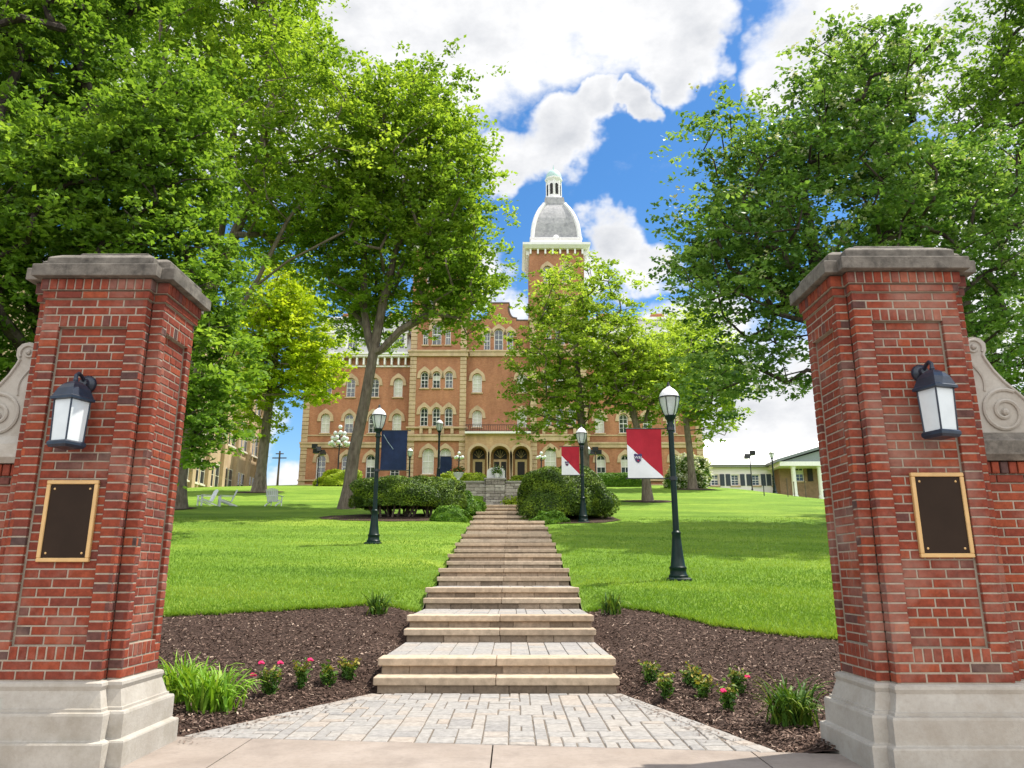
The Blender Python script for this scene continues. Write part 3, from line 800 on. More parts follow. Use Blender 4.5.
def make_gate_wall(sgn, yf, label):
    """low brick wing wall beside a pillar with stone coping and a scroll bracket"""
    r = random.Random(5 + sgn)
    x0 = 3.245 + sgn * 0.035 + PW / 2 + PN_X + 0.002; x1 = x0 + 5.5
    y0 = yf + PN_Y + 0.10; y1 = y0 + 0.34
    t = thing('gate_wall', label, 'wall', (sgn * (x0 + 2.7), y0, 0))
    bk = MB(); mo = MB()
    nrow = 22; zt = ZB + nrow * CRS
    mo.box(min(sgn * x0, sgn * x1), max(sgn * x0, sgn * x1), y0 + 0.006, y1 - 0.006, ZB - 0.01, zt + 1.5 * CRS - 0.003)
    for (oy, nn) in ((y0, -1), (y1, 1)):
        if nn < 0: o, u, n = (min(sgn * x0, sgn * x1), oy), Vector((1, 0, 0)), Vector((0, -1, 0))
        else: o, u, n = (max(sgn * x0, sgn * x1), oy), Vector((-1, 0, 0)), Vector((0, 1, 0))
        for row in range(nrow): lay(bk, o, u, n, 0, 5.5, row, ZB, 0.0 if row < nrow - 1 else 0.012, r)
        rowlock(bk, o, u, n, 0, 5.5, zt, zt + 1.5 * CRS, 0.028, r)
    bk.build('brickwork', M['brick'], t, True); mo.build('mortar_core', M['mortar'], t, True)
    def strip(o_, z0, o2, z1, mbx):
        a, b = sorted((sgn * x0, sgn * x1))
        mbx.loft([[(a, y0 - o_, z0), (b, y0 - o_, z0), (b, y1 + o_, z0), (a, y1 + o_, z0)], [(a, y0 - o2, z1), (b, y0 - o2, z1), (b, y1 + o2, z1), (a, y1 + o2, z1)]])
    pl = MB(); strip(0.15, -0.1, 0.15, 0.17, pl); strip(0.112, 0.17, 0.112, 0.365, pl); strip(0.07, 0.365, 0.03, 0.5, pl); strip(0.036, 0.5, 0.03, 0.562, pl)
    pl.build('plinth', M['limestone'], t, True)
    cz = zt + 1.5 * CRS
    cp = MB(); strip(0.05, cz + 0.001, 0.085, cz + 0.045, cp); strip(0.085, cz + 0.045, 0.085, cz + 0.15, cp); strip(0.06, cz + 0.15, -0.02, cz + 0.23, cp)
    cp.build('coping', M['limestone'] if sgn < 0 else M['capstone'], t, True)
    # scroll bracket against the pillar
    zb = cz + 0.205
    out = [(0, 0), (0.50, 0), (0.53, 0.05), (0.545, 0.12), (0.53, 0.20), (0.475, 0.28), (0.40, 0.36), (0.32, 0.44), (0.25, 0.53), (0.20, 0.62), (0.185, 0.66),
           (0.205, 0.70), (0.205, 0.76), (0.17, 0.80), (0.11, 0.815), (0.05, 0.80), (0, 0.78)]
    sb = MB()
    poly = [(sgn * (x0 + a), zb + b) for a, b in out]
    if sgn < 0: poly = poly[::-1]
    ya, yb = y0 + 0.02, y1 - 0.04
    sb.prism(poly, ya, yb)
    def spiral(cx, cz_, r0, r1, turns, a0, dirn):
        return [(sgn * (x0 + cx + (r0 + (r1 - r0) * k / 40) * math.cos(a0 + dirn * turns * 2 * math.pi * k / 40)), ya - 0.004, zb + cz_ + (r0 + (r1 - r0) * k / 40) * math.sin(a0 + dirn * turns * 2 * math.pi * k / 40)) for k in range(41)]
    sb.tube(spiral(0.27, 0.19, 0.19, 0.03, 1.75, R(60), 1), [0.016] * 41, 6)
    sb.tube(spiral(0.10, 0.725, 0.075, 0.012, 1.4, R(-30), 1), [0.011] * 41, 6)
    rim = [(sgn * (x0 + a - 0.018), ya - 0.003, zb + b) for a, b in out[3:12]]
    sb.tube(rim, 0.014, 6)
    sb.sphere((sgn * (x0 + 0.27), ya - 0.004, zb + 0.19), 0.03, 8, 5); sb.sphere((sgn * (x0 + 0.10), ya - 0.004, zb + 0.725), 0.02, 8, 5)
    inner = [(sgn * (x0 + 0.03 + 0.10 * k / 8 + 0.05 * math.sin(k / 8 * 3)), ya - 0.003, zb + 0.62 - 0.26 * k / 8) for k in range(9)]
    sb.tube(inner, 0.010, 5)
    sb.build('scroll_bracket', M['limestone'], t, True)

def make_wall_lantern(px, yf, side, label):
    """frosted four-pane lantern on a wall arm; yf = face of the recessed panel"""
    z0 = 2.26 if side == 'left' else 2.31
    t = thing('wall_lantern', label, 'lantern', (px, yf, z0)); t.scale = (0.82, 0.82, 0.82)
    # back plate: oval boss on the wall
    b = MB(); b.lathe([(0.085, 0.0), (0.085, 0.02), (0.075, 0.035), (0.045, 0.055), (0.035, 0.09)], (0, 0, 0.62), 16, ax='y')
    b.build('back_plate', M['lantern_blue'], t, smooth=True)
    a = MB(); a.tube([(0, -0.06, 0.62), (0, -0.12, 0.67), (0, -0.175, 0.685), (0, -0.21, 0.66), (0, -0.21, 0.60)], 0.018, 8)
    a.build('arm', M['lantern_blue'], t, smooth=True)
    yc = -0.21
    def sq(s, z, rot=45):
        s *= 0.86; rot += 27 if side == 'left' else -27
        return [(s * math.cos(R(rot + 90 * k)), yc + s * math.sin(R(rot + 90 * k)), z) for k in range(4)]
    # square lantern set with one edge towards the street
    def ringsq(vals): return [sq(s, z, 0) for s, z in vals]
    h = MB(); h.loft(ringsq([(0.175, 0.405), (0.215, 0.412), (0.215, 0.435), (0.198, 0.445), (0.182, 0.475), (0.158, 0.52), (0.118, 0.56), (0.065, 0.59), (0.02, 0.603)]))
    h.sphere((0, yc, 0.612), 0.024, 8, 6)
    h.build('hood', M['lantern_blue'], t)
    g = MB(); g.loft(ringsq([(0.150, 0.025), (0.166, 0.405)])); g.build('glass_panes', M['milk_glass'], t)
    f = MB(); f.loft(ringsq([(0.16, -0.035), (0.185, -0.012), (0.185, 0.012), (0.17, 0.026)]))
    for k in range(4):
        p, q = sq(0.153, 0.02, 0)[k], sq(0.169, 0.41, 0)[k]
        f.tube([p, q], 0.0085, 5)
    f.build('frame', M['lantern_blue'], t)
    return t

def make_plaque(cx, yf, z0, z1, w, label):
    t = thing('wall_plaque', label, 'plaque', (cx, yf, z0))
    b = MB(); b.cbox(cx - w / 2 + 0.02, cx + w / 2 - 0.02, yf - 0.018, yf - 0.001, z0 + 0.02, z1 - 0.02, 0.003); b.build('plate', M['plaque'], t, True)
    for sx in (-1, 1):
        for zz in (z0 + 0.065, z1 - 0.065):
            r_ = MB(); r_.sphere((cx + sx * (w / 2 - 0.062), yf - 0.019, zz), 0.009, 8, 5, s=(1, .6, 1)); r_.build('bolt', M['gold'], t, True, smooth=True)
    f = MB(); k = 0.030
    f.cbox(cx - w / 2, cx + w / 2, yf - 0.03, yf, z0, z0 + k, 0.004); f.cbox(cx - w / 2, cx + w / 2, yf - 0.03, yf, z1 - k, z1, 0.004)
    f.cbox(cx - w / 2, cx - w / 2 + k, yf - 0.029, yf, z0 + k, z1 - k, 0.004); f.cbox(cx + w / 2 - k, cx + w / 2, yf - 0.029, yf, z0 + k, z1 - k, 0.004)
    f.build('frame', M['gold'], t, True)

for sgn, yf, side in ((-1, 5.75, 'left'), (1, 5.60, 'right')):
    nb = 'beside the clump of two large daylilies' if sgn < 0 else 'beside the single dark green daylily clump'
    t, cx, yy = make_pillar(sgn, yf, 'red brick gate pillar with stone plinth and cap, ' + ('left of the stairway' if sgn < 0 else 'right of the stairway'))
    make_gate_wall(sgn, yf, 'low brick wing wall with stone scroll bracket joined to the %s gate pillar' % side)
    ax = cx - 0.02 * sgn
    make_wall_lantern(cx + (0.01 if sgn < 0 else 0.06), yf + 0.034, side, 'blue black wall lantern with frosted panes on the %s brick gate pillar' % side)
    make_plaque(cx + (0.015 if sgn < 0 else 0.07), yf + 0.034, 1.395 if sgn < 0 else 1.425, 2.006 if sgn < 0 else 2.045, 0.395, 'dark bronze plaque in a tan frame on the %s brick gate pillar' % side)
# ------------------------------------------------------------------ the brick hall on the hill
FY = 80.0
def X(u, v=440, D=FY): return at(u, v, D).x
def Z(v, D=FY): return at(500, v, D).z
BX, BZ = -1.35, 10.2
hall = thing('college_hall', 'large red brick Victorian hall with domed white tower at the top of the lawn', 'building', (BX, FY, BZ))
def mir(x): return 2 * BX - x

def arch_loop(cx, z0, w, h, n=10, flat=False):
    r = w / 2
    if flat: return [(cx - r, z0), (cx + r, z0), (cx + r, z0 + h), (cx - r, z0 + h)]
    pts = [(cx - r, z0), (cx + r, z0)]
    zc = z0 + h - r
    for k in range(n + 1):
        a = math.pi * k / n; pts.append((cx + r * math.cos(a), zc + r * math.sin(a)))
    return pts
def holed_wall(mb, outer, holes, y, depth, mat=0):
    bm = bmesh.new(); edges = []
    for loop in [outer] + holes:
        vs = [bm.verts.new((p[0], y, p[1])) for p in loop]
        for i in range(len(vs)): edges.append(bm.edges.new((vs[i], vs[(i + 1) % len(vs)])))
    bmesh.ops.triangle_fill(bm, use_beauty=True, use_dissolve=False, edges=edges, normal=(0, -1, 0))
    bm.verts.index_update()
    vs = [tuple(v.co) for v in bm.verts]; fs = []
    for f in bm.faces:
        f.normal_update(); idx = [v.index for v in f.verts]
        fs.append(tuple(idx if f.normal.y < 0 else reversed(idx)))
    bm.free()
    mb.add(vs, fs, 0.5, mat)
    for loop in holes:
        n = len(loop)
        V = [(p[0], y, p[1]) for p in loop] + [(p[0], y + depth, p[1]) for p in loop]
        mb.add(V, [((i + 1) % n, i, i + n, (i + 1) % n + n) for i in range(n)], 0.5, mat)
def block_sides(mb, x0, x1, y0, y1, z0, z1, mat=0):
    mb.add([(x0, y0, z0), (x0, y1, z0), (x0, y1, z1), (x0, y0, z1)], [(1, 0, 3, 2)], 0.5, mat)
    mb.add([(x1, y0, z0), (x1, y1, z0), (x1, y1, z1), (x1, y0, z1)], [(0, 1, 2, 3)], 0.5, mat)
    mb.add([(x0, y1, z0), (x1, y1, z0), (x1, y1, z1), (x0, y1, z1)], [(1, 0, 3, 2)], 0.5, mat)

WCACHE = {}
def window_meshes(w, h, flat, glass, hood, rows):
    key = (round(w, 2), round(h, 2), flat, glass, hood, rows)
    if key in WCACHE: return WCACHE[key]
    fr = MB(); t = 0.09; d = 0.09
    out = arch_loop(0, 0, w, h, 10, flat); inn = arch_loop(0, t, w - 2 * t, h - 2 * t, 10, flat)
    n = len(out)
    vs = [(x, 0, z) for x, z in out] + [(x, 0, z) for x, z in inn] + [(x, d, z) for x, z in inn]
    fs = [(i, (i + 1) % n, n + (i + 1) % n, n + i) for i in range(n)] + [(n + i, n + (i + 1) % n, 2 * n + (i + 1) % n, 2 * n + i) for i in range(n)]
    fr.add(vs, fs)
    fr.box(-0.024, 0.024, 0.035, 0.08, t, h - t)
    for k in range(1, rows):
        zc = t + (h - 2 * t) * k / rows
        hw = w / 2 - t
        if not flat and zc > h - w / 2: hw *= 0.8
        th = 0.04 if k == rows // 2 else 0.016
        fr.box(-hw, hw, 0.03, 0.085, zc - th, zc + th)
    pn = MB(); loop = arch_loop(0, t * 0.8, w - 1.6 * t, h - 1.6 * t, 10, flat)
    pn.add([(x, 0.075, z) for x, z in loop], [tuple(range(len(loop)))])
    hd = None
    if hood:
        hd = MB(); r0 = w / 2 + 0.02; r1 = w / 2 + 0.36; zc = h - w / 2 if not flat else h
        prof = []
        N_ = 12
        for k in range(N_ + 1):
            a = math.pi * k / N_
            bump = 0.22 * max(0, 1 - abs(a - math.pi / 2) / 0.45)
            prof.append(((r0 * math.cos(a), zc + r0 * math.sin(a)), ((r1 + bump * 0.6) * math.cos(a), zc + (r1 + bump) * math.sin(a))))
        prof = [((r0, zc - 0.35), (r1 + 0.06, zc - 0.35))] + prof + [((-r0, zc - 0.35), (-r1 - 0.06, zc - 0.35))]
        y0, y1 = -0.30, -0.17
        vs = []; fs = []
        for (a, b) in prof: vs += [(a[0], y0, a[1]), (b[0], y0, b[1]), (b[0], y1, b[1]), (a[0], y1, a[1])]
        for k in range(len(prof) - 1):
            i = 4 * k; j = i + 4
            fs += [(i, i + 1, j + 1, j), (i + 1, i + 2, j + 2, j + 1), (i + 3, i, j, j + 3)]
        fs += [(0, 3, 2, 1), (4 * len(prof) - 4, 4 * len(prof) - 3, 4 * len(prof) - 2, 4 * len(prof) - 1)]
        hd.add(vs, fs)
    sl = MB(); sl.cbox(-w / 2 - 0.12, w / 2 + 0.12, -0.34, -0.02, -0.16, -0.004, 0.02)
    if glass == 'half': pn.add([(-w / 2 + t, 0.068, h * 0.52), (w / 2 - t, 0.068, h * 0.52), (w / 2 - t, 0.068, h - w / 2), (-w / 2 + t, 0.068, h - w / 2)], [(0, 1, 2, 3)], 0.5, 1)
    fo = fr.build('window', M['white']); po = pn.build('pane', [M['blind' if glass == 'blind' else 'glass'], M['blind']])
    ho = hd.build('hood', M['tan_stone']) if hd else None
    so = sl.build('sill', M['tan_stone'])
    res = [o.data if o else None for o in (fo, po, ho, so)]
    for o in (fo, po, ho, so):
        if o: bpy.data.objects.remove(o)
    WCACHE[key] = res
    return res
REV = 0.19
def add_window(parent, cx, z0, w, h, y, flat=False, glass='glass', hood=True, rows=4, sill=True):
    if glass == 'glass' and w > 0.8 and rnd.random() < 0.4: glass = 'half' if rnd.random() < 0.75 else 'blind'
    fm, pm, hm, sm = window_meshes(w, h, flat, glass, hood, rows)
    o = link('window', fm, parent, True); o.location = (cx, y + REV, z0)
    link('pane', pm, o)
    if hm: link('hood', hm, o)
    if sill: link('sill', sm, o)

class Pieces:
    """every box a part of its own"""
    def __init__(self): self.l = []
    def box(self, *a): self.l.append(a)
    def build(self, name, mat, parent, wc):
        for a in self.l: MB().box(*a).build(name, mat, parent, wc)
def block(parent, name, x0, x1, y, yb, z0, z1, wins, mat, outer=None, extra=()):
    """walls of one block; wins: (cx, z0, w, h, options)"""
    mb = MB()
    holes = [arch_loop(cx, zz, w, h, 10, op.get('flat', False)) for cx, zz, w, h, op in wins] + list(extra)
    holed_wall(mb, outer or [(x0, z0), (x1, z0), (x1, z1), (x0, z1)], holes, y, REV + 0.1)
    block_sides(mb, x0, x1, y, yb, z0, z1)
    mb.build(name, mat, parent, True)
    for cx, zz, w, h, op in wins: add_window(parent, cx, zz, w, h, y, **op)

Z1a, Z1b = Z(477.5), Z(453); Z2a, Z2b = Z(431), Z(411.5); Z3a, Z3b = Z(394.5), Z(375.5)
WY = FY + 1.2
EAVE = Z(364)
for sgn in (-1, 1):
    m_ = (lambda x: x) if sgn < 0 else mir
    xs1 = [m_(X(u)) for u in (319.5, 345, 369.5, 394.0)]; xs2 = [m_(X(u)) for u in (321.5, 345.5, 370, 394.3)]
    a, b = sorted((m_(-22.95 if sgn < 0 else -23.75), m_(-11.1)))
    wins = []
    for i, x in enumerate(xs1): wins.append((x, Z1a, 1.02, Z1b - Z1a, dict(rows=4)))
    for i, x in enumerate(xs2):
        wins.append((x, Z2a, 1.0, Z2b - Z2a, dict(rows=4, glass='blind' if i == 3 else 'glass')))
        wins.append((x, Z3a, 1.0, Z3b - Z3a, dict(rows=4)))
    block(hall, 'wall', a, b, WY, WY + 16, 8.6, EAVE + 1.4, wins, M['facade'])
    # belt course, plinth course and eaves
    st = Pieces()
    st.box(a - 0.05, b + 0.05, WY - 0.16, WY - 0.002, Z(446), Z(441)); st.box(a - 0.1, b + 0.1, WY - 0.26, WY - 0.16 + 0.002, Z(442.3), Z(440.5))
    st.box(a - 0.05, b + 0.05, WY - 0.14, WY - 0.003, 8.6, Z(483)); st.box(a - 0.05, b + 0.05, WY - 0.2, WY - 0.004, Z(479.8), Z(478.3))
    st.box(a - 0.02, b + 0.02, WY - 0.08, WY - 0.003, Z(434.0), Z(432.8))
    st.build('belt_course', M['tan_stone'], hall, True)
    ev = MB()
    ev.box(a - 0.5, b + 0.5, WY - 0.75, WY + 16.5, EAVE + 1.02, EAVE + 1.25); ev.box(a - 0.62, b + 0.62, WY - 0.9, WY + 16.6, EAVE + 1.25, EAVE + 1.5)
    ev.box(a - 0.1, b + 0.1, WY - 0.14, WY + 0.1, EAVE - 0.05, EAVE + 0.12)
    k = a + 0.3
    while k < b:
        ev.box(k - 0.09, k + 0.09, WY - 0.55, WY - 0.002, EAVE + 0.12, EAVE + 1.02); k += 0.78
    ev.build('eaves_cornice', M['white'], hall, True)
    # mansard roof with dormers
    rf = MB(); z0, z1 = EAVE + 1.5, Z(313)
    rf.loft([[(a - 0.2, WY - 0.4, z0), (b + 0.2, WY - 0.4, z0), (b + 0.2, WY + 16.2, z0), (a - 0.2, WY + 16.2, z0)],
             [(a + 1.0, WY + 1.2, z1), (b - 1.0, WY + 1.2, z1), (b - 1.0, WY + 14.5, z1), (a + 1.0, WY + 14.5, z1)]])
    roof = rf.build('roof', M['mansard'], hall, True)
    tr = MB(); tr.box(a + 0.8, b - 0.8, WY + 0.95, WY + 14.8, z1 + 0.002, z1 + 0.3); tr.build('roof_rim', M['white'], roof)
    for x in xs2:
        dm = MB(); dm.box(x - 0.85, x + 0.85, WY - 0.15, WY + 2.5, z0 + 0.05, z0 + 2.4)
        dm.prism([(x - 1.1, z0 + 2.4), (x + 1.1, z0 + 2.4), (x, z0 + 3.1)], WY - 0.35, WY + 2.6)
        d = dm.build('dormer', M['white'], hall, True)
        pn = MB(); pn.box(x - 0.5, x + 0.5, WY - 0.17, WY - 0.152, z0 + 0.4, z0 + 2.1); pn.build('pane', M['glass'], d)
        mu = MB(); mu.box(x - 0.03, x + 0.03, WY - 0.2, WY - 0.172, z0 + 0.4, z0 + 2.1); mu.box(x - 0.5, x + 0.5, WY - 0.2, WY - 0.172, z0 + 1.22, z0 + 1.28); mu.build('muntin', M['white'], d)
    for x in (a + 3.2, b - 3.0): ch = MB(); ch.box(x - 0.7, x + 0.7, WY + 6, WY + 7, z1 - 1, z1 + 2.2); ch.box(x - 0.8, x + 0.8, WY + 5.9, WY + 7.1, z1 + 2.2, z1 + 2.45); ch.build('chimney', M['facade'], hall, True)

def quoins(mb, x, y0, z0, z1, w=0.72, sides=(), proud=0.07, yside=None):
    z = z0; k = 0
    while z < z1 - 0.2:
        h = min(0.46, z1 - z)
        ww = w if k % 2 == 0 else w - 0.02
        mb.cbox(x - ww / 2, x + ww / 2, y0 - proud, y0 + 0.35, z + 0.02, z + h - 0.02, 0.03, rnd.random())
        z += 0.46; k += 1
TWX = (-11.1, -4.85)
TZ = Z(254.5)          # underside of the tower frieze
for sgn in (-1, 1):
    m_ = (lambda x: x) if sgn < 0 else mir
    a, b = sorted((m_(TWX[0]), m_(TWX[1])))
    c = (a + b) / 2
    W = []
    def w3(us, va, vb, w, **op):
        for u in us: W.append((m_(X(u, (va + vb) / 2)), Z(va), w, Z(vb) - Z(va), op))
    w3((428, 445.2), 474, 448.5, 1.25, glass='blind', rows=4)
    w3((424, 436.2, 448.6), 426, 407.5, 0.86, rows=4); w3((424.5, 436.4, 449), 388, 371.5, 0.86, rows=4)
    w3((425.6, 448.0), 344.8, 329.5, 0.60, flat=True, hood=False, rows=2); w3((436.8,), 344.8, 323.5, 1.05, rows=4)
    for du in (-1.05, 1.05):
        W.append((c + du, Z(316), 0.9, Z(299) - Z(316), dict(rows=4)))
        W.append((c + du, Z(283.5), 0.95, Z(266) - Z(283.5), dict(rows=4)))
    block(hall, 'tower_wall', a, b, FY, FY + 6.4, 8.8, TZ, W, M['facade'])
    for x in (a + 0.36, b - 0.36):
        q = MB(); quoins(q, x, FY, 8.9, Z(318)); q.build('quoins', M['tan_stone'], hall, True)
    st = Pieces()
    for (va, vb, p) in ((485, 482.5, .14), (479, 477.4, .16), (441, 435.5, .13), (436.3, 434.6, .24), (428.6, 427, .2), (356.5, 351.5, .15), (352.4, 350.6, .27), (321, 318.5, .16)):
        st.box(a - p, b + p, FY - p - 0.08, FY + 6.4 + p, Z(va), Z(vb))
    for u in (421, 430, 442.5, 452): 
        x = m_(X(u)); st.box(x - 0.16, x + 0.16, FY - 0.26, FY - 0.082, Z(434), Z(428.7))
    st.build('belt_course', M['tan_stone'], hall, True)
    # crown of the tower
    cy = FY + 3.2; h = 3.13
    def sq(s, z): return [(c - s, cy - s, z), (c + s, cy - s, z), (c + s, cy + s, z), (c - s, cy + s, z)]
    fz = MB(); fz.loft([sq(h + 0.06, TZ - 0.15), sq(h + 0.06, TZ)]); 
    zt = Z(249.5)
    for k in range(8):
        for side in range(4):
            o = -h + 0.15 + (2 * h - 0.3) * k / 7
            lo = [(c + o, cy - h, 0), (c + h, cy + o, 0), (c + o, cy + h, 0), (c - h, cy + o, 0)][side]
            fz.box(lo[0] - 0.10 - (0.25 if side % 2 else 0), lo[0] + 0.10 + (0.25 if side % 2 else 0), lo[1] - 0.10 - (0 if side % 2 else 0.25), lo[1] + 0.10 + (0 if side % 2 else 0.25), TZ, zt)
    fz.loft([sq(h + 0.45, zt), sq(h + 0.75, zt + 0.35), sq(h + 0.75, zt + 0.62), sq(h + 0.1, zt + 0.9)])
    fz.build('tower_cornice', M['white'], hall, True)
    pz = MB(); pz.loft([sq(h - 0.02, TZ - 0.02), sq(h - 0.02, zt + 0.01)]); pz.build('frieze', M['facade'], hall, True)
    at_ = MB(); zA, zB = zt + 0.86, at(558, 239, FY + 0.5).z
    at_.loft([sq(2.95, zA), sq(2.95, zB - 0.1), sq(3.05, zB - 0.1), sq(3.05, zB + 0.05), sq(2.8, zB + 0.15)])
    for s2 in (0,): at_.lathe([(0.01, -3.02), (0.42, -3.02), (0.42, -2.6), (0.01, -2.6)], (c, cy, zB), 14, ax='y') if False else None
    at_.sphere((c, cy - 2.72, zB + 0.05), 0.42, 12, 6)
    at_.build('attic', M['white'], hall, True)
    zT = at(558, 205, FY + 2.2).z
    prof = [(2.74, 0.0), (2.66, 0.2), (2.52, 0.38), (2.30, 0.55), (2.02, 0.70), (1.70, 0.84), (1.42, 0.93), (1.25, 1.0)]
    dm = MB(); rings = []
    for s, t in prof: rings.append(sq(s, zB + 0.12 + (zT - zB - 0.12) * t))
    dm.loft(rings); dome = dm.build('dome', M['slate'], hall, True)
    hp = MB()
    for i in range(4): hp.tube([r[i] for r in rings], 0.25, 6)
    hp.build('dome_hips', M['white'], dome)
    lz = at(558, 197, FY + 2.2).z
    lb = MB(); lb.loft([sq(1.28, zT), sq(1.22, zT + 0.3), sq(1.12, lz - 0.1)]); lb.build('lantern_base', M['slate'], hall, True)
    lt = MB(); zl1 = at(558, 176.5, FY + 2.4).z
    lt.lathe([(1.12, lz - 0.1), (1.12, lz + 0.1), (0.90, lz + 0.35), (0.86, zl1 - 0.5), (0.92, zl1 - 0.4), (1.08, zl1 - 0.15), (1.08, zl1)], (c, cy, 0), 8)
    for i in range(8):
        a0 = 2 * math.pi * i / 8
        lt.tube([(c + 0.90 * math.cos(a0), cy + 0.90 * math.sin(a0), lz + 0.3), (c + 0.88 * math.cos(a0), cy + 0.88 * math.sin(a0), zl1 - 0.4)], 0.09, 5)
    ltn = lt.build('lantern', M['white'], hall, True)
    op = MB()
    for i in range(8):
        a0 = 2 * math.pi * (i + 0.5) / 8; rr = 0.90 * math.cos(math.pi / 8) + 0.02
        loop = arch_loop(0, 0, 0.36, 1.45, 8)
        ct, sn = math.cos(a0), math.sin(a0)
        op.add([(c + rr * ct - x * sn, cy + rr * sn + x * ct, lz + 0.55 + z) for x, z in loop], [tuple(range(len(loop)))])
    op.build('lantern_opening', M['dark'], ltn)
    cd = MB(); zc = zl1
    cd.lathe([(1.0, zc), (0.98, zc + 0.3), (0.85, zc + 0.7), (0.58, zc + 1.05), (0.25, zc + 1.22), (0.08, zc + 1.28), (0.08, zc + 1.5), (0.02, zc + 2.0)], (c, cy, 0), 16)
    cd.build('cupola_roof', M['copper'], hall, True, smooth=True)

# centre block with the shaped gable
CY = FY + 0.7
xl, xr = TWX[1], mir(TWX[1])
gx = lambda u, v: X(u, v)
def sym(pts):
    return pts
zs, ztop = Z(316.5), Z(301.5)
hw1, hw2 = 1.95, 1.02
gc = BX + 0.05
gab = [(xr, 8.9), (xr, zs - 0.3), (gc + hw1, zs - 0.3), (gc + hw1, zs)]
for k in range(7):
    t = k / 6; gab.append((gc + hw1 - 0.25 - (hw1 - 0.25 - hw2) * math.sin(t * math.pi / 2), zs + (ztop - 0.45 - zs) * (1 - math.cos(t * math.pi / 2))))
gab += [(gc + hw2 + 0.12, ztop - 0.4), (gc + hw2 + 0.12, ztop)]
left = [(2 * gc - x, z) for x, z in gab[:0:-1]]
left[-1] = (xl, zs - 0.3)
outer = [(xl, 8.9)] + gab + left
W = []
for (u, va, vb, w, op) in ((477, 427, 410.5, 1.05, dict(glass='blind')), (522, 427, 410.5, 1.05, dict(glass='blind')), (477, 392.5, 373.5, 1.05, dict(glass='blind')), (522, 392.5, 373.5, 1.05, dict(glass='blind')),
                          (487, 350, 331, 0.72, {}), (498.6, 350, 328.8, 1.02, {}), (510, 350, 331, 0.72, {})):
    W.append((X(u, va, CY), Z(va, CY), w, Z(vb, CY) - Z(va, CY), op))
block(hall, 'gable_wall', xl, xr, CY, CY + 12, 8.9, zs - 0.3, W, M['facade'], outer)
cpg = MB(); g2 = [p for p in outer if p[1] > zs - 0.5]
cpg.tube([(x, CY + 0.1, z + 0.06) for x, z in g2], 0.17, 4); cpg.build('gable_coping', plain('dark_coping', (0.14, 0.10, 0.08)), hall, True)
st = Pieces()
st.box(xl + 0.28, xr - 0.28, CY - 0.2, CY - 0.002, Z(356.5, CY), Z(351.5, CY)); st.box(xl + 0.28, xr - 0.28, CY - 0.3, CY - 0.2, Z(352.2, CY), Z(350.7, CY))
st.build('belt_course', M['tan_stone'], hall, True)
for u in (474.6, 521.4):
    orn = MB()
    x, z = X(u, 342, CY), Z(342, CY)
    for dx, dz in ((.24, 0), (-.24, 0), (0, .24), (0, -.24)): orn.prism([(x + dx - .17, z + dz), (x + dx, z + dz - .17), (x + dx + .17, z + dz), (x + dx, z + dz + .17)], CY - 0.05, CY)
    orn.build('brick_ornament', M['wood_door'], hall, True)
ro = MB(); ro.sphere((gc, CY - 0.12, Z(316, CY)), 0.22, 12, 8); ro.build('gable_boss', M['white'], hall, True, smooth=True)
rf = MB(); rf.prism([(xl + 0.3, zs - 0.4), (xr - 0.3, zs - 0.4), (gc, ztop - 0.7)], CY + 0.4, CY + 14); rf.build('gable_roof', M['mansard'], hall, True)
mb = MB(); mb.box(-13, 10.3, FY + 6.5, FY + 17, 20, EAVE + 1.0); mb.build('rear_wall', M['facade'], hall, True)

# entrance porch with three arches, balcony and railing
PY = FY - 0.55
arches = [(X(u, 465, PY), Z(484, PY), w, Z(446, PY) - Z(484, PY)) for u, w in ((478.3, 1.8), (500, 2.0), (521.2, 1.8))]
pzt = Z(434, PY)
mb = MB(); holed_wall(mb, [(xl, 8.9), (xr, 8.9), (xr, pzt), (xl, pzt)], [arch_loop(cx, z, w, h, 14) for cx, z, w, h in arches], PY, 1.2)
block_sides(mb, xl, xr, PY, CY - 0.02, 8.9, pzt)
mb.build('porch_wall', M['facade_tan'], hall, True)
for cx, z, w, h in arches:
    ar = MB()
    r0, r1 = w / 2 + 0.01, w / 2 + 0.3; zc = z + h - w / 2; N_ = 14; P = []
    for k in range(N_ + 1):
        a = math.pi * k / N_; P.append((cx + r0 * math.cos(a), zc + r0 * math.sin(a), cx + r1 * math.cos(a), zc + r1 * math.sin(a)))
    P = [(cx + r0, z, cx + r0 + 0.2, z)] + P + [(cx - r0, z, cx - r0 - 0.2, z)]
    vs = []; fs = []
    for p in P: vs += [(p[0], PY - 0.08, p[1]), (p[2], PY - 0.08, p[3]), (p[2], PY, p[3]), (p[0], PY, p[1])]
    for k in range(len(P) - 1):
        i = 4 * k; j = i + 4; fs += [(i, i + 1, j + 1, j), (i + 1, i + 2, j + 2, j + 1), (i + 3, i, j, j + 3)]
    ar.add(vs, fs)
    ar.build('arch_moulding', M['tan_stone'], hall, True)
bk = MB(); bk.box(xl + 0.02, xr - 0.02, PY + 1.2, PY + 1.24, 8.9, pzt - 0.05); bk.build('porch_back', M['wood_door'], hall, True)
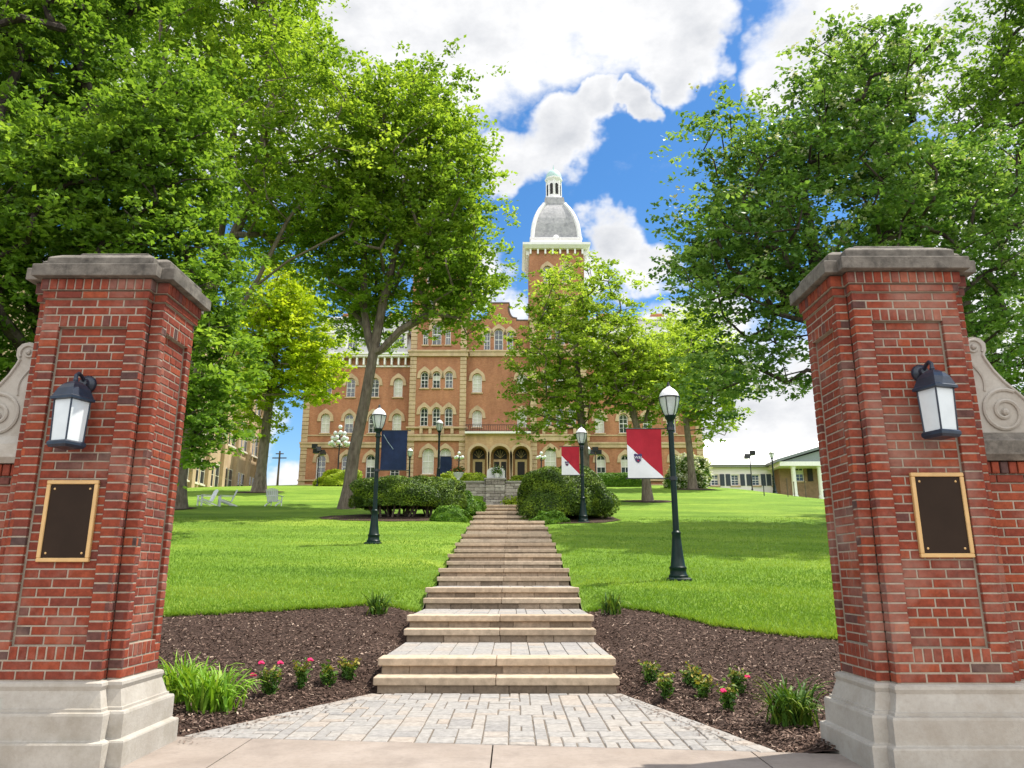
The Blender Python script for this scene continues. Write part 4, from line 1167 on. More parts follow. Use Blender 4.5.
for i, (cx, z, w, h) in enumerate(arches):
    y = PY + 1.2; ww = w * 0.72
    d = MB(); d.box(cx - ww / 2, cx + ww / 2, y - 0.10, y - 0.002, z, z + h * 0.68); dd = d.build('door', M['door_trim'] if i != 1 else M['tan_stone'], hall, True)
    g = MB(); 
    if i != 1: g.box(cx - ww * 0.3, cx + ww * 0.3, y - 0.12, y - 0.102, z + 0.25, z + h * 0.62)
    else:
        for s in (-1, 1): g.box(cx + s * ww * 0.26 - ww * 0.19, cx + s * ww * 0.26 + ww * 0.19, y - 0.12, y - 0.102, z + 0.25, z + h * 0.62)
    g.build('door_glass', M['dark'], dd)
    f = MB(); loop = arch_loop(cx, z + h * 0.70, ww, h * 0.27, 10); f.add([(x, y - 0.06, q) for x, q in loop], [tuple(range(len(loop)))])
    fo = f.build('fanlight', M['dark'], hall, True)
    ff = MB()
    for a in (30, 60, 90, 120, 150): ff.tube([(cx, y - 0.08, z + h * 0.72), (cx + ww * 0.44 * math.cos(R(a)), y - 0.08, z + h * 0.72 + h * 0.22 * math.sin(R(a)))], 0.02, 4)
    ff.build('fanlight_bars', M['door_trim'], fo)
bs = MB(); bs.box(xl - 0.02, xr + 0.02, PY - 0.45, CY - 0.02, pzt, pzt + 0.22); bs.build('balcony_slab', M['white'], hall, True)
rl = MB(); zr = pzt + 0.22; yr = PY - 0.36
rl.box(xl, xr, yr - 0.03, yr + 0.03, zr + 0.68, zr + 0.74); rl.box(xl, xr, yr - 0.02, yr + 0.02, zr + 0.10, zr + 0.14)
x = xl + 0.1
while x < xr: rl.tube([(x, yr, zr), (x, yr, zr + 0.7)], 0.022, 4); x += 0.24
rl.build('balcony_railing', M['black_iron'], hall, True)
for x in (-22.95 + 0.36, mir(-23.75) - 0.36):
    q = MB(); quoins(q, x, WY, 8.7, EAVE - 0.05); q.build('quoins', M['tan_stone'], hall, True)
ft = MB(); ft.box(xl - 1, xr + 1, PY - 1.6, PY - 0.01, 9.2, Z(485, PY) - 0.02); ft.build('porch_step', M['limestone'], hall, True)

# navy banners on the hall front
def wall_banner(name, cx, z0, z1, w, y, label, streak=False):
    t = thing(name, label, 'banner', (cx, y, z0))
    b = MB(); n = 8
    vs = []; fs = []
    for k in range(n + 1):
        for j in range(n + 1):
            u_ = j / n; vs.append((cx - w / 2 + w * u_, y - 0.08 - 0.05 * math.sin(k * 1.1 + u_ * 4) * (1 - k / n), z0 + (z1 - z0) * k / n))
    for k in range(n):
        for j in range(n): i = k * (n + 1) + j; fs.append((i, i + 1, i + n + 2, i + n + 1))
    b.add(vs, fs); vs2 = [(x, yy + 0.02, z) for x, yy, z in vs]; b.add(vs2, [tuple(reversed(f)) for f in fs])
    b.build('cloth', M['navy'], t, True, smooth=True)
    r_ = MB(); r_.tube([(cx - w / 2 - 0.1, y - 0.06, z1 + 0.02), (cx + w / 2 + 0.1, y - 0.06, z1 + 0.02)], 0.04, 6); r_.build('rod', M['black_iron'], t, True)
wall_banner('door_banner', X(446, 466), Z(474.2), Z(457), 1.25, FY - 0.02, 'small plain navy cloth covering a ground floor window of the brick hall')

# ------------------------------------------------------------------ other buildings
sh = thing('stone_hall', 'tan sandstone building behind the trees on the left of the lawn', 'building', (-31, 64, 7))
a, b, ya, yb = -44.0, -29.6, 58.0, 88.0
mb = MB(); mb.box(a, b, ya, yb, 4, 25); mb.build('wall', M['tan_stone'], sh, True)
for k in range(9):
    y = ya + 0.6 + k * 3.6
    bt = MB(); bt.box(b - 0.1, b + 0.35, y - 0.35, y + 0.35, 4, 23.5); bt.loft([[(b - .1, y - .35, 23.5), (b + .35, y - .35, 23.5), (b + .35, y + .35, 23.5), (b - .1, y + .35, 23.5)], [(b - .1, y - .35, 24.3), (b - .05, y - .35, 24.3), (b - .05, y + .35, 24.3), (b - .1, y + .35, 24.3)]]); bt.build('buttress', M['tan_stone'], sh, True)
    if k < 8:
        for zz in (9.6, 14.4, 19.2):
            for dy in (1.1, 2.5):
                w_ = MB(); w_.box(b - 0.05, b + 0.06, y + dy - 0.5, y + dy + 0.5, zz - 0.1, zz + 2.3); w_.box(b + 0.06, b + 0.2, y + dy - 0.6, y + dy + 0.6, zz - 0.25, zz - 0.1); wo = w_.build('window', M['cream'], sh, True)
                p_ = MB(); p_.box(b + 0.061, b + 0.075, y + dy - 0.4, y + dy + 0.4, zz, zz + 1.1); p_.box(b + 0.061, b + 0.075, y + dy - 0.4, y + dy + 0.4, zz + 1.17, zz + 2.2); p_.build('pane', M['glass'], wo)
bt = MB(); bt.box(a - .3, b + .5, ya - .3, yb + .3, 24.3, 25.2); bt.build('cornice', M['tan_stone'], sh, True)
rf = MB(); rf.loft([[(a - .5, ya - .5, 25.2), (b + .6, ya - .5, 25.2), (b + .6, yb + .5, 25.2), (a - .5, yb + .5, 25.2)], [(a + 6, ya + 5, 30), (b - 6, ya + 5, 30), (b - 6, yb - 5, 30), (a + 6, yb - 5, 30)]]); rf.build('roof', M['slate'], sh, True)

lb = thing('white_annex', 'long low cream annex with white metal roof and dark shutters on the right', 'building', (30, 90, 8))
LY = 90.0
x0, x1 = X(704, 480, LY), X(790, 480, LY)
zb = Z(491, LY) - 2; zt = Z(467.5, LY)
wins = []
for u in (715, 735.3, 756, 776):
    wins.append((X(u, 480, LY), Z(485.5, LY), 0.95, 1.32, dict(flat=True, hood=False, rows=4)))
block(lb, 'wall', x0, x1, LY, LY + 12, zb, zt, wins, M['siding'])
for w_ in wins:
    for s in (-1, 1):
        sh_ = MB(); xx = w_[0] + s * 0.86
        sh_.box(xx - 0.27, xx + 0.27, LY - 0.08, LY - 0.01, w_[1] - 0.03, w_[1] + 1.36)
        for k in range(9): sh_.box(xx - 0.22, xx + 0.22, LY - 0.10, LY - 0.081, w_[1] + 0.05 + k * 0.145, w_[1] + 0.11 + k * 0.145)
        sh_.build('shutter', M['shutter'], lb, True)
fs_ = MB(); fs_.box(x0 - 0.4, x1 + 1, LY - 0.55, LY + 12.5, zt, zt + 0.28); fs_.build('fascia', plain('grey_fascia', (0.22, 0.23, 0.22)), lb, True)
rf = MB(); zr1 = at(740, 439, LY + 6.2).z
rf.add([(x0 - 0.6, LY - 0.7, zt + 0.25), (x1 + 16, LY - 0.7, zt + 0.25), (x1 + 16, LY + 6.2, zr1), (x0 - 0.6, LY + 6.2, zr1), (x0 - 0.6, LY + 13, zt + 0.25), (x1 + 16, LY + 13, zt + 0.25)],
       [(0, 1, 2, 3), (3, 2, 5, 4), (0, 3, 4), (1, 5, 2), (0, 4, 5, 1)])
roof = rf.build('roof', M['roof_white'], lb, True)
# portico
PYR = 86.0
pc = thing('portico_house', 'tan brick porch with white columns and grey gable beside the right gate pillar', 'building', (37, PYR, 8))
px0, px1 = X(784, 480, PYR), X(862, 480, PYR)
pzb, pzt2 = Z(497, PYR), Z(466, PYR)
pm = (px0 + px1) / 2
mb = MB(); holed_wall(mb, [(px0 + 0.3, pzb - 2), (px1 - 0.3, pzb - 2), (px1 - 0.3, pzt2), (px0 + 0.3, pzt2)], [arch_loop(X(800, 475, PYR + 2.2), Z(481, PYR + 2), 1.0, 1.75, 2, True)], PYR + 2.2, 0.3)
block_sides(mb, px0 + 0.3, px1 - 0.3, PYR + 2.2, PYR + 10, pzb - 2, pzt2)
mb.build('wall', plain('brown_brick', (0.26, 0.17, 0.11), 0.85, 0.2, 0, 3, 0.2), pc, True)
add_window(pc, X(800, 475, PYR + 2.2), Z(481, PYR + 2), 1.0, 1.75, PYR + 2.2, flat=True, hood=False)
for dx in (1.0,):
    s_ = MB(); xx = X(810, 475, PYR + 2.2); s_.box(xx - 0.3, xx + 0.3, PYR + 2.1, PYR + 2.19, Z(481, PYR + 2), Z(481, PYR + 2) + 1.75); s_.build('shutter', M['dark'], pc, True)
for u in (795, 821.5, 848):
    x = X(u, 480, PYR); cb = MB()
    cb.lathe([(0.36, pzb - 1.2), (0.36, pzb + 0.15), (0.29, pzb + 0.2), (0.25, pzt2 - 0.25), (0.34, pzt2 - 0.12), (0.34, pzt2)], (x, PYR + 0.3, 0), 14); cb.build('column', M['white'], pc, True, smooth=True)
en = MB(); en.box(px0 - 0.4, px1 + 0.4, PYR - 0.2, PYR + 10, pzt2 + 0.001, pzt2 + 0.5); en.build('entablature', M['white'], pc, True)
zg = pzt2 + 0.5; apx = pm + 0.6; apz = at(830, 445, PYR).z
gb = MB(); gb.prism([(px0 - 0.1, zg), (px1 + 0.1, zg), (apx, apz - 0.5)], PYR, PYR + 9); gb.build('gable', plain('grey_gable', (0.20, 0.23, 0.24)), pc, True)
rf = MB()
for s, xe in ((-1, px0 - 0.8), (1, px1 + 0.8)):
    pr = [(xe, zg - 0.1), (apx, apz - 0.3), (apx, apz), (xe, zg + 0.22)]
    if s > 0: pr = pr[::-1]
    rf.prism(pr if s > 0 else [pr[0], pr[1], pr[2], pr[3]], PYR - 0.4, PYR + 10)
rf.build('roof', plain('grey_roof', (0.16, 0.18, 0.19)), pc, True)

# stone wall with pier at the head of the steps
SW = thing('retaining_wall', 'grey stone block wall with central pier at the head of the stairway', 'wall', (-0.7, 41.5, 5))
mb = MB(); y = 41.5; r3 = random.Random(21)
def stone_face(x0, x1, z0, z1, yf, yb):
    z = z0
    while z < z1 - 0.03:
        h = min(r3.choice([0.14, 0.18, 0.2]), z1 - z); x = x0
        while x < x1 - 0.02:
            l = min(r3.uniform(0.25, 0.6), x1 - x)
            if x1 - x - l < 0.1: l = x1 - x
            mb.cbox(x + 0.006, x + l - 0.006, yf - r3.uniform(0, .025), yb, z + 0.006, z + h - 0.006, 0.012, r3.random()); x += l
        z += h
wtop = 6.12
stone_face(-4.2, -1.28, 4.3, wtop, y, y + 0.45); stone_face(-0.22, 2.9, 4.3, wtop, y, y + 0.45); stone_face(-1.28, -0.22, 4.3, wtop + 0.14, y - 0.25, y + 0.5)
mb.build('stone_blocks', M['stone_block'], SW, True)
cp = MB(); cp.cbox(-4.25, -1.30, y - 0.06, y + 0.5, wtop, wtop + 0.1, 0.015); cp.cbox(-0.20, 2.95, y - 0.06, y + 0.5, wtop, wtop + 0.1, 0.015); cp.cbox(-1.36, -0.14, y - 0.31, y + 0.56, wtop + 0.14, wtop + 0.24, 0.02)
cp.build('coping', M['limestone'], SW, True)
cr = MB(); cr.box(-4.1, 2.8, y + 0.1, y + 0.4, 4.2, wtop - 0.01); cr.build('wall_core', M['riser'], SW, True)
# round-topped white plaque standing on the pier, with an urn of flowers
mk = thing('white_marker', 'white round-topped stone tablet standing on the pier of the stone wall', 'monument', (-0.72, y + 0.12, wtop + 0.24))
mm = MB(); pts = [(-1.22, wtop + 0.241), (-0.22, wtop + 0.241)]
for k in range(13): a = math.pi * k / 12; pts.append((-0.72 + 0.5 * math.cos(a), wtop + 0.62 + 0.26 * math.sin(a)))
mm.prism(pts, y + 0.05, y + 0.2); mm.build('tablet', M['white'], mk, True)
# ------------------------------------------------------------------ foliage
def leaf_quads(C, size, rng, tone, up=0.55, narrow=0.55):
    """one folded leaf (2 triangles as a quad) per centre"""
    n = len(C)
    nrm = rng.normal(size=(n, 3)); nrm[:, 2] = np.abs(nrm[:, 2]) + up; nrm /= np.linalg.norm(nrm, axis=1, keepdims=True)
    a = rng.normal(size=(n, 3)); a -= nrm * (a * nrm).sum(1, keepdims=True); a /= np.linalg.norm(a, axis=1, keepdims=True)
    b = np.cross(nrm, a)
    s = (size * rng.uniform(0.6, 1.35, n))[:, None]
    droop = nrm * (s * rng.uniform(-.18, .18, n)[:, None])
    V = np.stack([C - a * s * 0.5, C + b * s * narrow * 0.5 + droop, C + a * s * 0.5, C - b * s * narrow * 0.5 + droop], 1).reshape(-1, 3)
    F = np.arange(4 * n).reshape(n, 4)
    return V, F, tone

def make_tree(name, label, base, trunk, ells, nclump, nleaf, lsize, crad, lmat, bmat, trad, seed, group=None, flat=0.65, attach=0.45, tipr=0.02, inner=0.35, extra_limbs=(), clumptone=0.22, cat='tree', blossoms_and_glints=None, cut=None):
    nleaf = int(nleaf * 1.95)
    rng = np.random.default_rng(seed)
    t = thing(name, label, cat, base, 0, group)
    ells = [np.array(e, float) for e in ells]
    for e in ells: e[3:6] = np.maximum(e[3:6] - 0.5 * crad, 0.6 * e[3:6])
    vol = np.array([(e[3] * e[4] * e[5]) ** 0.8 for e in ells]); vol /= vol.sum()
    pts = []
    mind = crad * 0.9
    tries = 0
    while len(pts) < nclump and tries < nclump * 30:
        tries += 1
        e = ells[rng.choice(len(ells), p=vol)]
        d = rng.normal(size=3); d /= np.linalg.norm(d)
        r = inner + (1 - inner) * rng.random() ** 0.55
        r *= 1 + 0.06 * rng.normal()
        p = e[:3] + d * r * e[3:6]
        if cut is not None and not cut(p): continue
        md = mind * (0.45 + 0.55 * rng.random())
        if pts and np.min(np.linalg.norm(np.array(pts) - p, axis=1)) < md: continue
        pts.append(p)
    pts = np.array(pts)
    # skeleton
    nodes = []; par = []
    def addpoly(poly, parent):
        idx = parent
        for q in poly:
            nodes.append(np.array(q, float)); par.append(idx); idx = len(nodes) - 1
        return idx
    tr = [np.array(q, float) for q in trunk]
    fine = []
    for a, b in zip(tr[:-1], tr[1:]):
        for k in range(4): fine.append(a + (b - a) * k / 4)
    fine.append(tr[-1]); addpoly(fine, -1)
    ntrunk = len(nodes)
    for L in extra_limbs:
        L = [np.array(q, float) for q in L]; f2 = []
        for a, b in zip(L[:-1], L[1:]):
            for k in range(3): f2.append(a + (b - a) * k / 3)
        f2.append(L[-1])
        s = int(np.argmin([np.linalg.norm(nodes[i] - f2[0]) for i in range(ntrunk)]))
        addpoly(f2[1:], s)
    can = [i >= ntrunk * attach for i in range(ntrunk)] + [True] * (len(nodes) - ntrunk)
    top = tr[-1]
    ctr = np.mean(pts, 0)
    order = np.argsort(np.linalg.norm(pts - tr[len(tr) // 2], axis=1))
    ends = []
    for i in order:
        p = pts[i]; N_ = np.array(nodes)
        d = N_ - p; dist = np.linalg.norm(d, axis=1)
        cost = dist + 0.9 * np.maximum(0, d[:, 2]) + 0.0
        cost[~np.array(can)] += 1e6
        j = int(np.argmin(cost)); q = nodes[j]
        L = np.linalg.norm(p - q); m = max(1, int(L / 1.2))
        bow = np.array([0, 0, 0.12 * L]); off = rng.normal(size=3) * 0.07 * L
        seg_ = []
        for k in range(1, m + 1):
            s = k / m; w = 4 * s * (1 - s); seg_.append(q + (p - q) * s + (bow + off) * w)
        e = addpoly(seg_, j); can += [True] * m; ends.append(e)
    n = len(nodes); cnt = np.zeros(n); 
    for e in ends: cnt[e] += 1
    for i in range(n - 1, -1, -1):
        if par[i] >= 0: cnt[par[i]] += cnt[i]
    rad = tipr * np.maximum(cnt, 1) ** 0.47
    mx = rad[:ntrunk].max()
    # trunk radii: taper with a root flare
    for i in range(ntrunk):
        s = i / (ntrunk - 1)
        tr_ = trad * (1 - 0.45 * s) * (1 + 0.55 * max(0, 1 - i / 2.2) ** 1.5)
        if i < ntrunk * 0.75: rad[i] = tr_
        else: rad[i] = min(tr_, max(rad[i], tipr * 2))
    rad[ntrunk:] = np.minimum(rad[ntrunk:], trad * 0.62)
    kids = [[] for _ in range(n)]
    for i in range(n):
        if par[i] >= 0: kids[par[i]].append(i)
    tm = MB(); bmx = MB()
    tm.tube([Vector(nodes[i]) for i in range(ntrunk)], [float(rad[i]) for i in range(ntrunk)], 10)
    tm.build('trunk', bmat, t, True, smooth=True)
    done = set(range(ntrunk))
    for i in range(ntrunk, n):
        if i in done: continue
        chain = [par[i]]; j = i
        while True:
            chain.append(j); done.add(j)
            ks = [k for k in kids[j] if k not in done]
            if not ks: break
            j = max(ks, key=lambda k: cnt[k])
        rr = [float(min(rad[chain[1]] * 1.15, rad[chain[0]]))] + [float(rad[k]) for k in chain[1:]]
        bmx.tube([Vector(nodes[k]) for k in chain], rr, 5 if rr[0] < 0.1 else 7)
    if bmx.v: bmx.build('limbs', bmat, t, True, smooth=True)
    # leaves: clumps of leaf sprays
    k = len(pts); tot = k * nleaf
    ct = np.repeat(np.clip(rng.normal(0.5, clumptone, k), 0, 1), nleaf)
    # each clump is a few sprays so the rim of the crown stays ragged
    nsp = 8
    cs = rng.uniform(0.55, 1.3, k)
    sp = rng.normal(size=(k, nsp, 3)) * np.array([1, 1, flat]) * crad * 0.62 * cs[:, None, None]
    spt = rng.normal(0, 0.13, (k, nsp))
    which = rng.integers(0, nsp, size=(k, nleaf))
    C = np.repeat(pts, nleaf, axis=0) + np.take_along_axis(sp, which[:, :, None].repeat(3, 2), 1).reshape(-1, 3)
    C += rng.normal(size=(tot, 3)) * np.array([1, 1, flat * 0.6]) * crad * 0.165 * np.repeat(cs, nleaf)[:, None]
    tone = np.clip(ct + np.take_along_axis(spt, which, 1).ravel() + rng.normal(0, 0.12, tot), 0, 1)
    keep = rng.random(tot) < np.repeat(np.clip(cs ** 1.3, 0.35, 1), nleaf)
    C, tone = C[keep], tone[keep]
    V, F, tone = leaf_quads(C, lsize * 0.82, rng, tone, up=0.9, narrow=0.6)
    np_mesh('crown', V, F, tone, lmat, t, True)
    if blossoms_and_glints:  # on trees: pale flecks painting in sunlight glinting off the upper leaves
        m = blossoms_and_glints; src = pts[rng.integers(0, k, m)] + rng.normal(size=(m, 3)) * crad * 0.5; src[:, 2] += crad * 0.5
        C2 = np.repeat(src, 9, axis=0) + rng.normal(size=(m * 9, 3)) * 0.10
        V, F, tone = leaf_quads(C2, lsize * 0.6, rng, rng.random(m * 9), up=1.0, narrow=0.8)
        np_mesh('blossoms_and_glints', V, F, tone, M['blossom'], t, True)
    return t

def E(u0, u1, v0, v1, D, dy):
    """ellipsoid that fills that window at distance D"""
    a = at(u0, (v0 + v1) / 2, D); b = at(u1, (v0 + v1) / 2, D); c = at((u0 + u1) / 2, v0, D); d = at((u0 + u1) / 2, v1, D)
    return ((a.x + b.x) / 2, D, (c.z + d.z) / 2, abs(b.x - a.x) / 2, dy, abs(c.z - d.z) / 2)
def G(x, y): return (x, y, gz(x, y) - 0.05)

# big dense tree behind the left pillar
b = G(-14.6, 25.5)
make_tree('broadleaf_tree', 'dense deep green tree directly behind the left gate pillar', b,
          [b, (-14.5, 25.5, 5), (-14.3, 25.4, 8), (-14.4, 25.3, 12), (-14.5, 25.4, 17)],
          [E(-40, 165, 130, 330, 25, 4.6), E(-60, 130, -60, 170, 25.5, 4.8), E(60, 215, 90, 330, 24, 3.4), E(-80, 60, 200, 430, 25, 4), E(125, 232, 250, 400, 24.5, 2.3), E(175, 240, 380, 470, 25, 1.3), E(-20, 180, -160, 40, 26, 4), E(165, 250, 215, 350, 24.5, 2.4), E(170, 243, 330, 482, 24.5, 1.8), E(160, 250, 290, 482, 24.5, 2.4), E(165, 255, 260, 430, 24.5, 2.4), E(120, 235, 60, 240, 24, 3)],
          960, 100, 0.27, 1.05, M['lf_oak'], M['bark_dark'], 0.42, 1, attach=0.25)
# wide tall tree over the left lawn
def limb_gap(p):
    # the open space round its big lower limb
    a, b = np.array([-16.2, 36.4, 10.5]), np.array([-9.0, 34.0, 19.0]); d = b - a; t = np.clip((p - a) @ d / (d @ d), 0, 1)
    return np.linalg.norm(p - a - t * d) < 1.7 and t < 0.9
b = G(-16.4, 37.0)
make_tree('shade_tree', 'tall wide shade tree with thick trunk beside the white lawn chairs', b,
          [b, (-16.35, 37, 7.5), (-16.1, 36.8, 11), (-15.6, 36.6, 15), (-15.2, 36.4, 21), (-15, 36.4, 28)],
          [E(195, 400, 20, 260, 35, 5.5), E(150, 330, -90, 150, 37, 6), E(90, 240, -60, 160, 38, 5), E(300, 400, 60, 230, 34, 3.5), E(210, 300, -120, 40, 36, 5), E(225, 340, 140, 262, 35, 3.6), E(215, 345, 130, 280, 40, 3.2), E(220, 340, 190, 290, 40, 2.6)],
          520, 100, 0.30, 1.35, M['lf_maple'], M['bark'], 0.5, 2, attach=0.35,
          cut=lambda p: not (p[1] < 37.5 and limb_gap(p)), extra_limbs=[[(-16.2, 36.9, 10.0), (-14.2, 35.6, 12.6), (-12.4, 34.8, 15.5), (-11.0, 34.2, 18.3), (-9.6, 34, 20.3)], [(-16.2, 36.9, 11.0), (-13.8, 35.2, 14.2), (-10.9, 34.4, 16.2), (-8.6, 34.0, 17.3)], [(-15.6, 36.6, 15), (-13.5, 35.5, 20), (-12.5, 35, 26)]])
# tree with the leaning trunk
b = G(-7.95, 37.2)
make_tree('maple_tree', 'tall maple with bare grey leaning trunk rising behind the clipped yew hedge', b,
          [b, (-7.75, 37.2, 7.0), (-7.3, 37.2, 9.8), (-7.0, 37.2, 12.3), (-6.6, 37.1, 15.0), (-6.0, 37, 18), (-5.4, 36.9, 24)],
          [E(330, 480, 80, 250, 37, 4.6), E(395, 500, 105, 300, 36.5, 3.6), E(300, 430, 160, 330, 38, 4.2), E(380, 470, 60, 160, 37, 3), E(430, 512, 250, 318, 36, 2.4), E(405, 505, 230, 320, 36, 3.2), E(395, 490, 240, 335, 37, 3.0), E(415, 500, 180, 300, 36, 3), E(455, 505, 260, 310, 36, 1.8), E(448, 492, 300, 350, 36, 1.2), E(340, 400, 290, 345, 38.5, 1.4), E(325, 412, 270, 358, 39.5, 2.2), E(330, 405, 280, 352, 40, 2)],
          470, 95, 0.29, 1.25, M['lf_maple'], M['bark'], 0.33, 3, attach=0.48,
          extra_limbs=[[(-7.05, 37.2, 12.0), (-7.6, 37.3, 14.6), (-7.8, 37.4, 18.0), (-7.9, 37.5, 22)], [(-7.0, 37.2, 12.0), (-5.6, 36.8, 13.4), (-3.9, 36.3, 14.2), (-2.5, 36.0, 13.8)], [(-6.6, 37.1, 15), (-5.2, 36.8, 18), (-3.2, 36.4, 20.5)]])
# bright lime tree further back on the left
b = G(-18.3, 55)
make_tree('lime_tree', 'bright lime green tree further back between the tan building and the hall', b,
          [b, (-18.2, 55, 10), (-18.1, 55, 13), (-17.9, 55, 17), (-17.5, 55, 21)],
          [E(232, 330, 282, 400, 55, 4.8), E(244, 322, 255, 345, 55, 3.8), E(275, 342, 322, 412, 54, 3), E(226, 295, 345, 445, 55, 3.4)],
          240, 100, 0.36, 1.35, M['lf_lime'], M['bark'], 0.42, 4, attach=0.3)
# small airy trees in front of the hall, right
b = G(4.55, 44.5)
make_tree('ornamental_tree', 'airy yellow green tree rising behind the big rounded yew', b,
          [b, (4.5, 44.5, 8), (4.35, 44.5, 10.5), (4.2, 44.5, 13), (4.1, 44.5, 17)],
          [E(500, 655, 292, 412, 44.5, 3.8), E(525, 635, 250, 345, 44.5, 3.4), E(496, 575, 345, 445, 44, 2.6), E(580, 668, 300, 405, 45, 2.8), E(530, 612, 375, 450, 44, 2.4)],
          215, 74, 0.30, 1.05, M['lf_yel'], M['bark'], 0.30, 5, attach=0.35, clumptone=0.28)
b = G(7.95, 43.3)
make_tree('ornamental_tree', 'slender yellow green tree just left of the near right lamp post', b,
          [b, (7.85, 43.3, 8), (7.3, 43.3, 10.5), (6.9, 43.3, 12.5), (7.2, 43.3, 15)],
          [E(590, 695, 328, 430, 43.5, 2.9), E(630, 710, 322, 418, 43.5, 2.5), E(600, 660, 325, 415, 43, 2)],
          125, 70, 0.27, 0.95, M['lf_yel'], M['bark'], 0.25, 6, attach=0.35, clumptone=0.28)
b = G(14.6, 60)
make_tree('ornamental_tree', 'yellow green tree at the right corner of the hall beside the white blossom shrub', b,
          [b, (14.5, 60, 11), (14.3, 60, 14), (14.2, 60, 18), (14.2, 60, 21)],
          [E(640, 745, 312, 430, 60, 4.2), E(655, 732, 300, 375, 60, 3.6), E(680, 750, 360, 450, 59.5, 2.8)],
          165, 80, 0.36, 1.35, M['lf_yel'], M['bark'], 0.30, 7, attach=0.35, clumptone=0.26)
# big tree behind the right pillar
b = G(12.3, 27.0)
make_tree('ash_tree', 'large spreading blue green tree directly behind the right gate pillar', b,
          [b, (12.3, 27, 5), (12.2, 27, 7.5), (12.0, 27, 11), (11.8, 27, 15), (11.6, 27, 19)],
          [E(690, 960, 110, 330, 27, 5.6), E(775, 930, 38, 180, 27, 5), E(660, 800, 180, 340, 26.5, 4), E(668, 770, 330, 418, 26.5, 2.4), E(870, 1040, 140, 330, 27.5, 4.2), E(730, 830, 300, 405, 27, 3), E(900, 1040, 280, 400, 27.5, 3.4), E(690, 760, 100, 200, 27, 3)],
          600, 88, 0.25, 1.02, M['lf_ash'], M['bark_dark'], 0.36, 8, attach=0.25, flat=0.6, clumptone=0.26, blossoms_and_glints=420)  # the pale flecks stand for sun glinting on glossy leaves
b = G(21.5, 33.0)
make_tree('broadleaf_tree', 'tall dark green tree at the far right beyond the wing wall', b,
          [b, (21.5, 33, 8), (21.3, 33, 12), (21.1, 33, 17), (21, 33, 22)],
          [E(940, 1100, 30, 250, 33, 5), E(985, 1130, -70, 120, 33.5, 5), E(960, 1120, 230, 420, 33, 4.5), E(1000, 1120, 380, 480, 33, 3)],
          330, 95, 0.27, 1.2, M['lf_oak'], M['bark_dark'], 0.4, 9, attach=0.25)

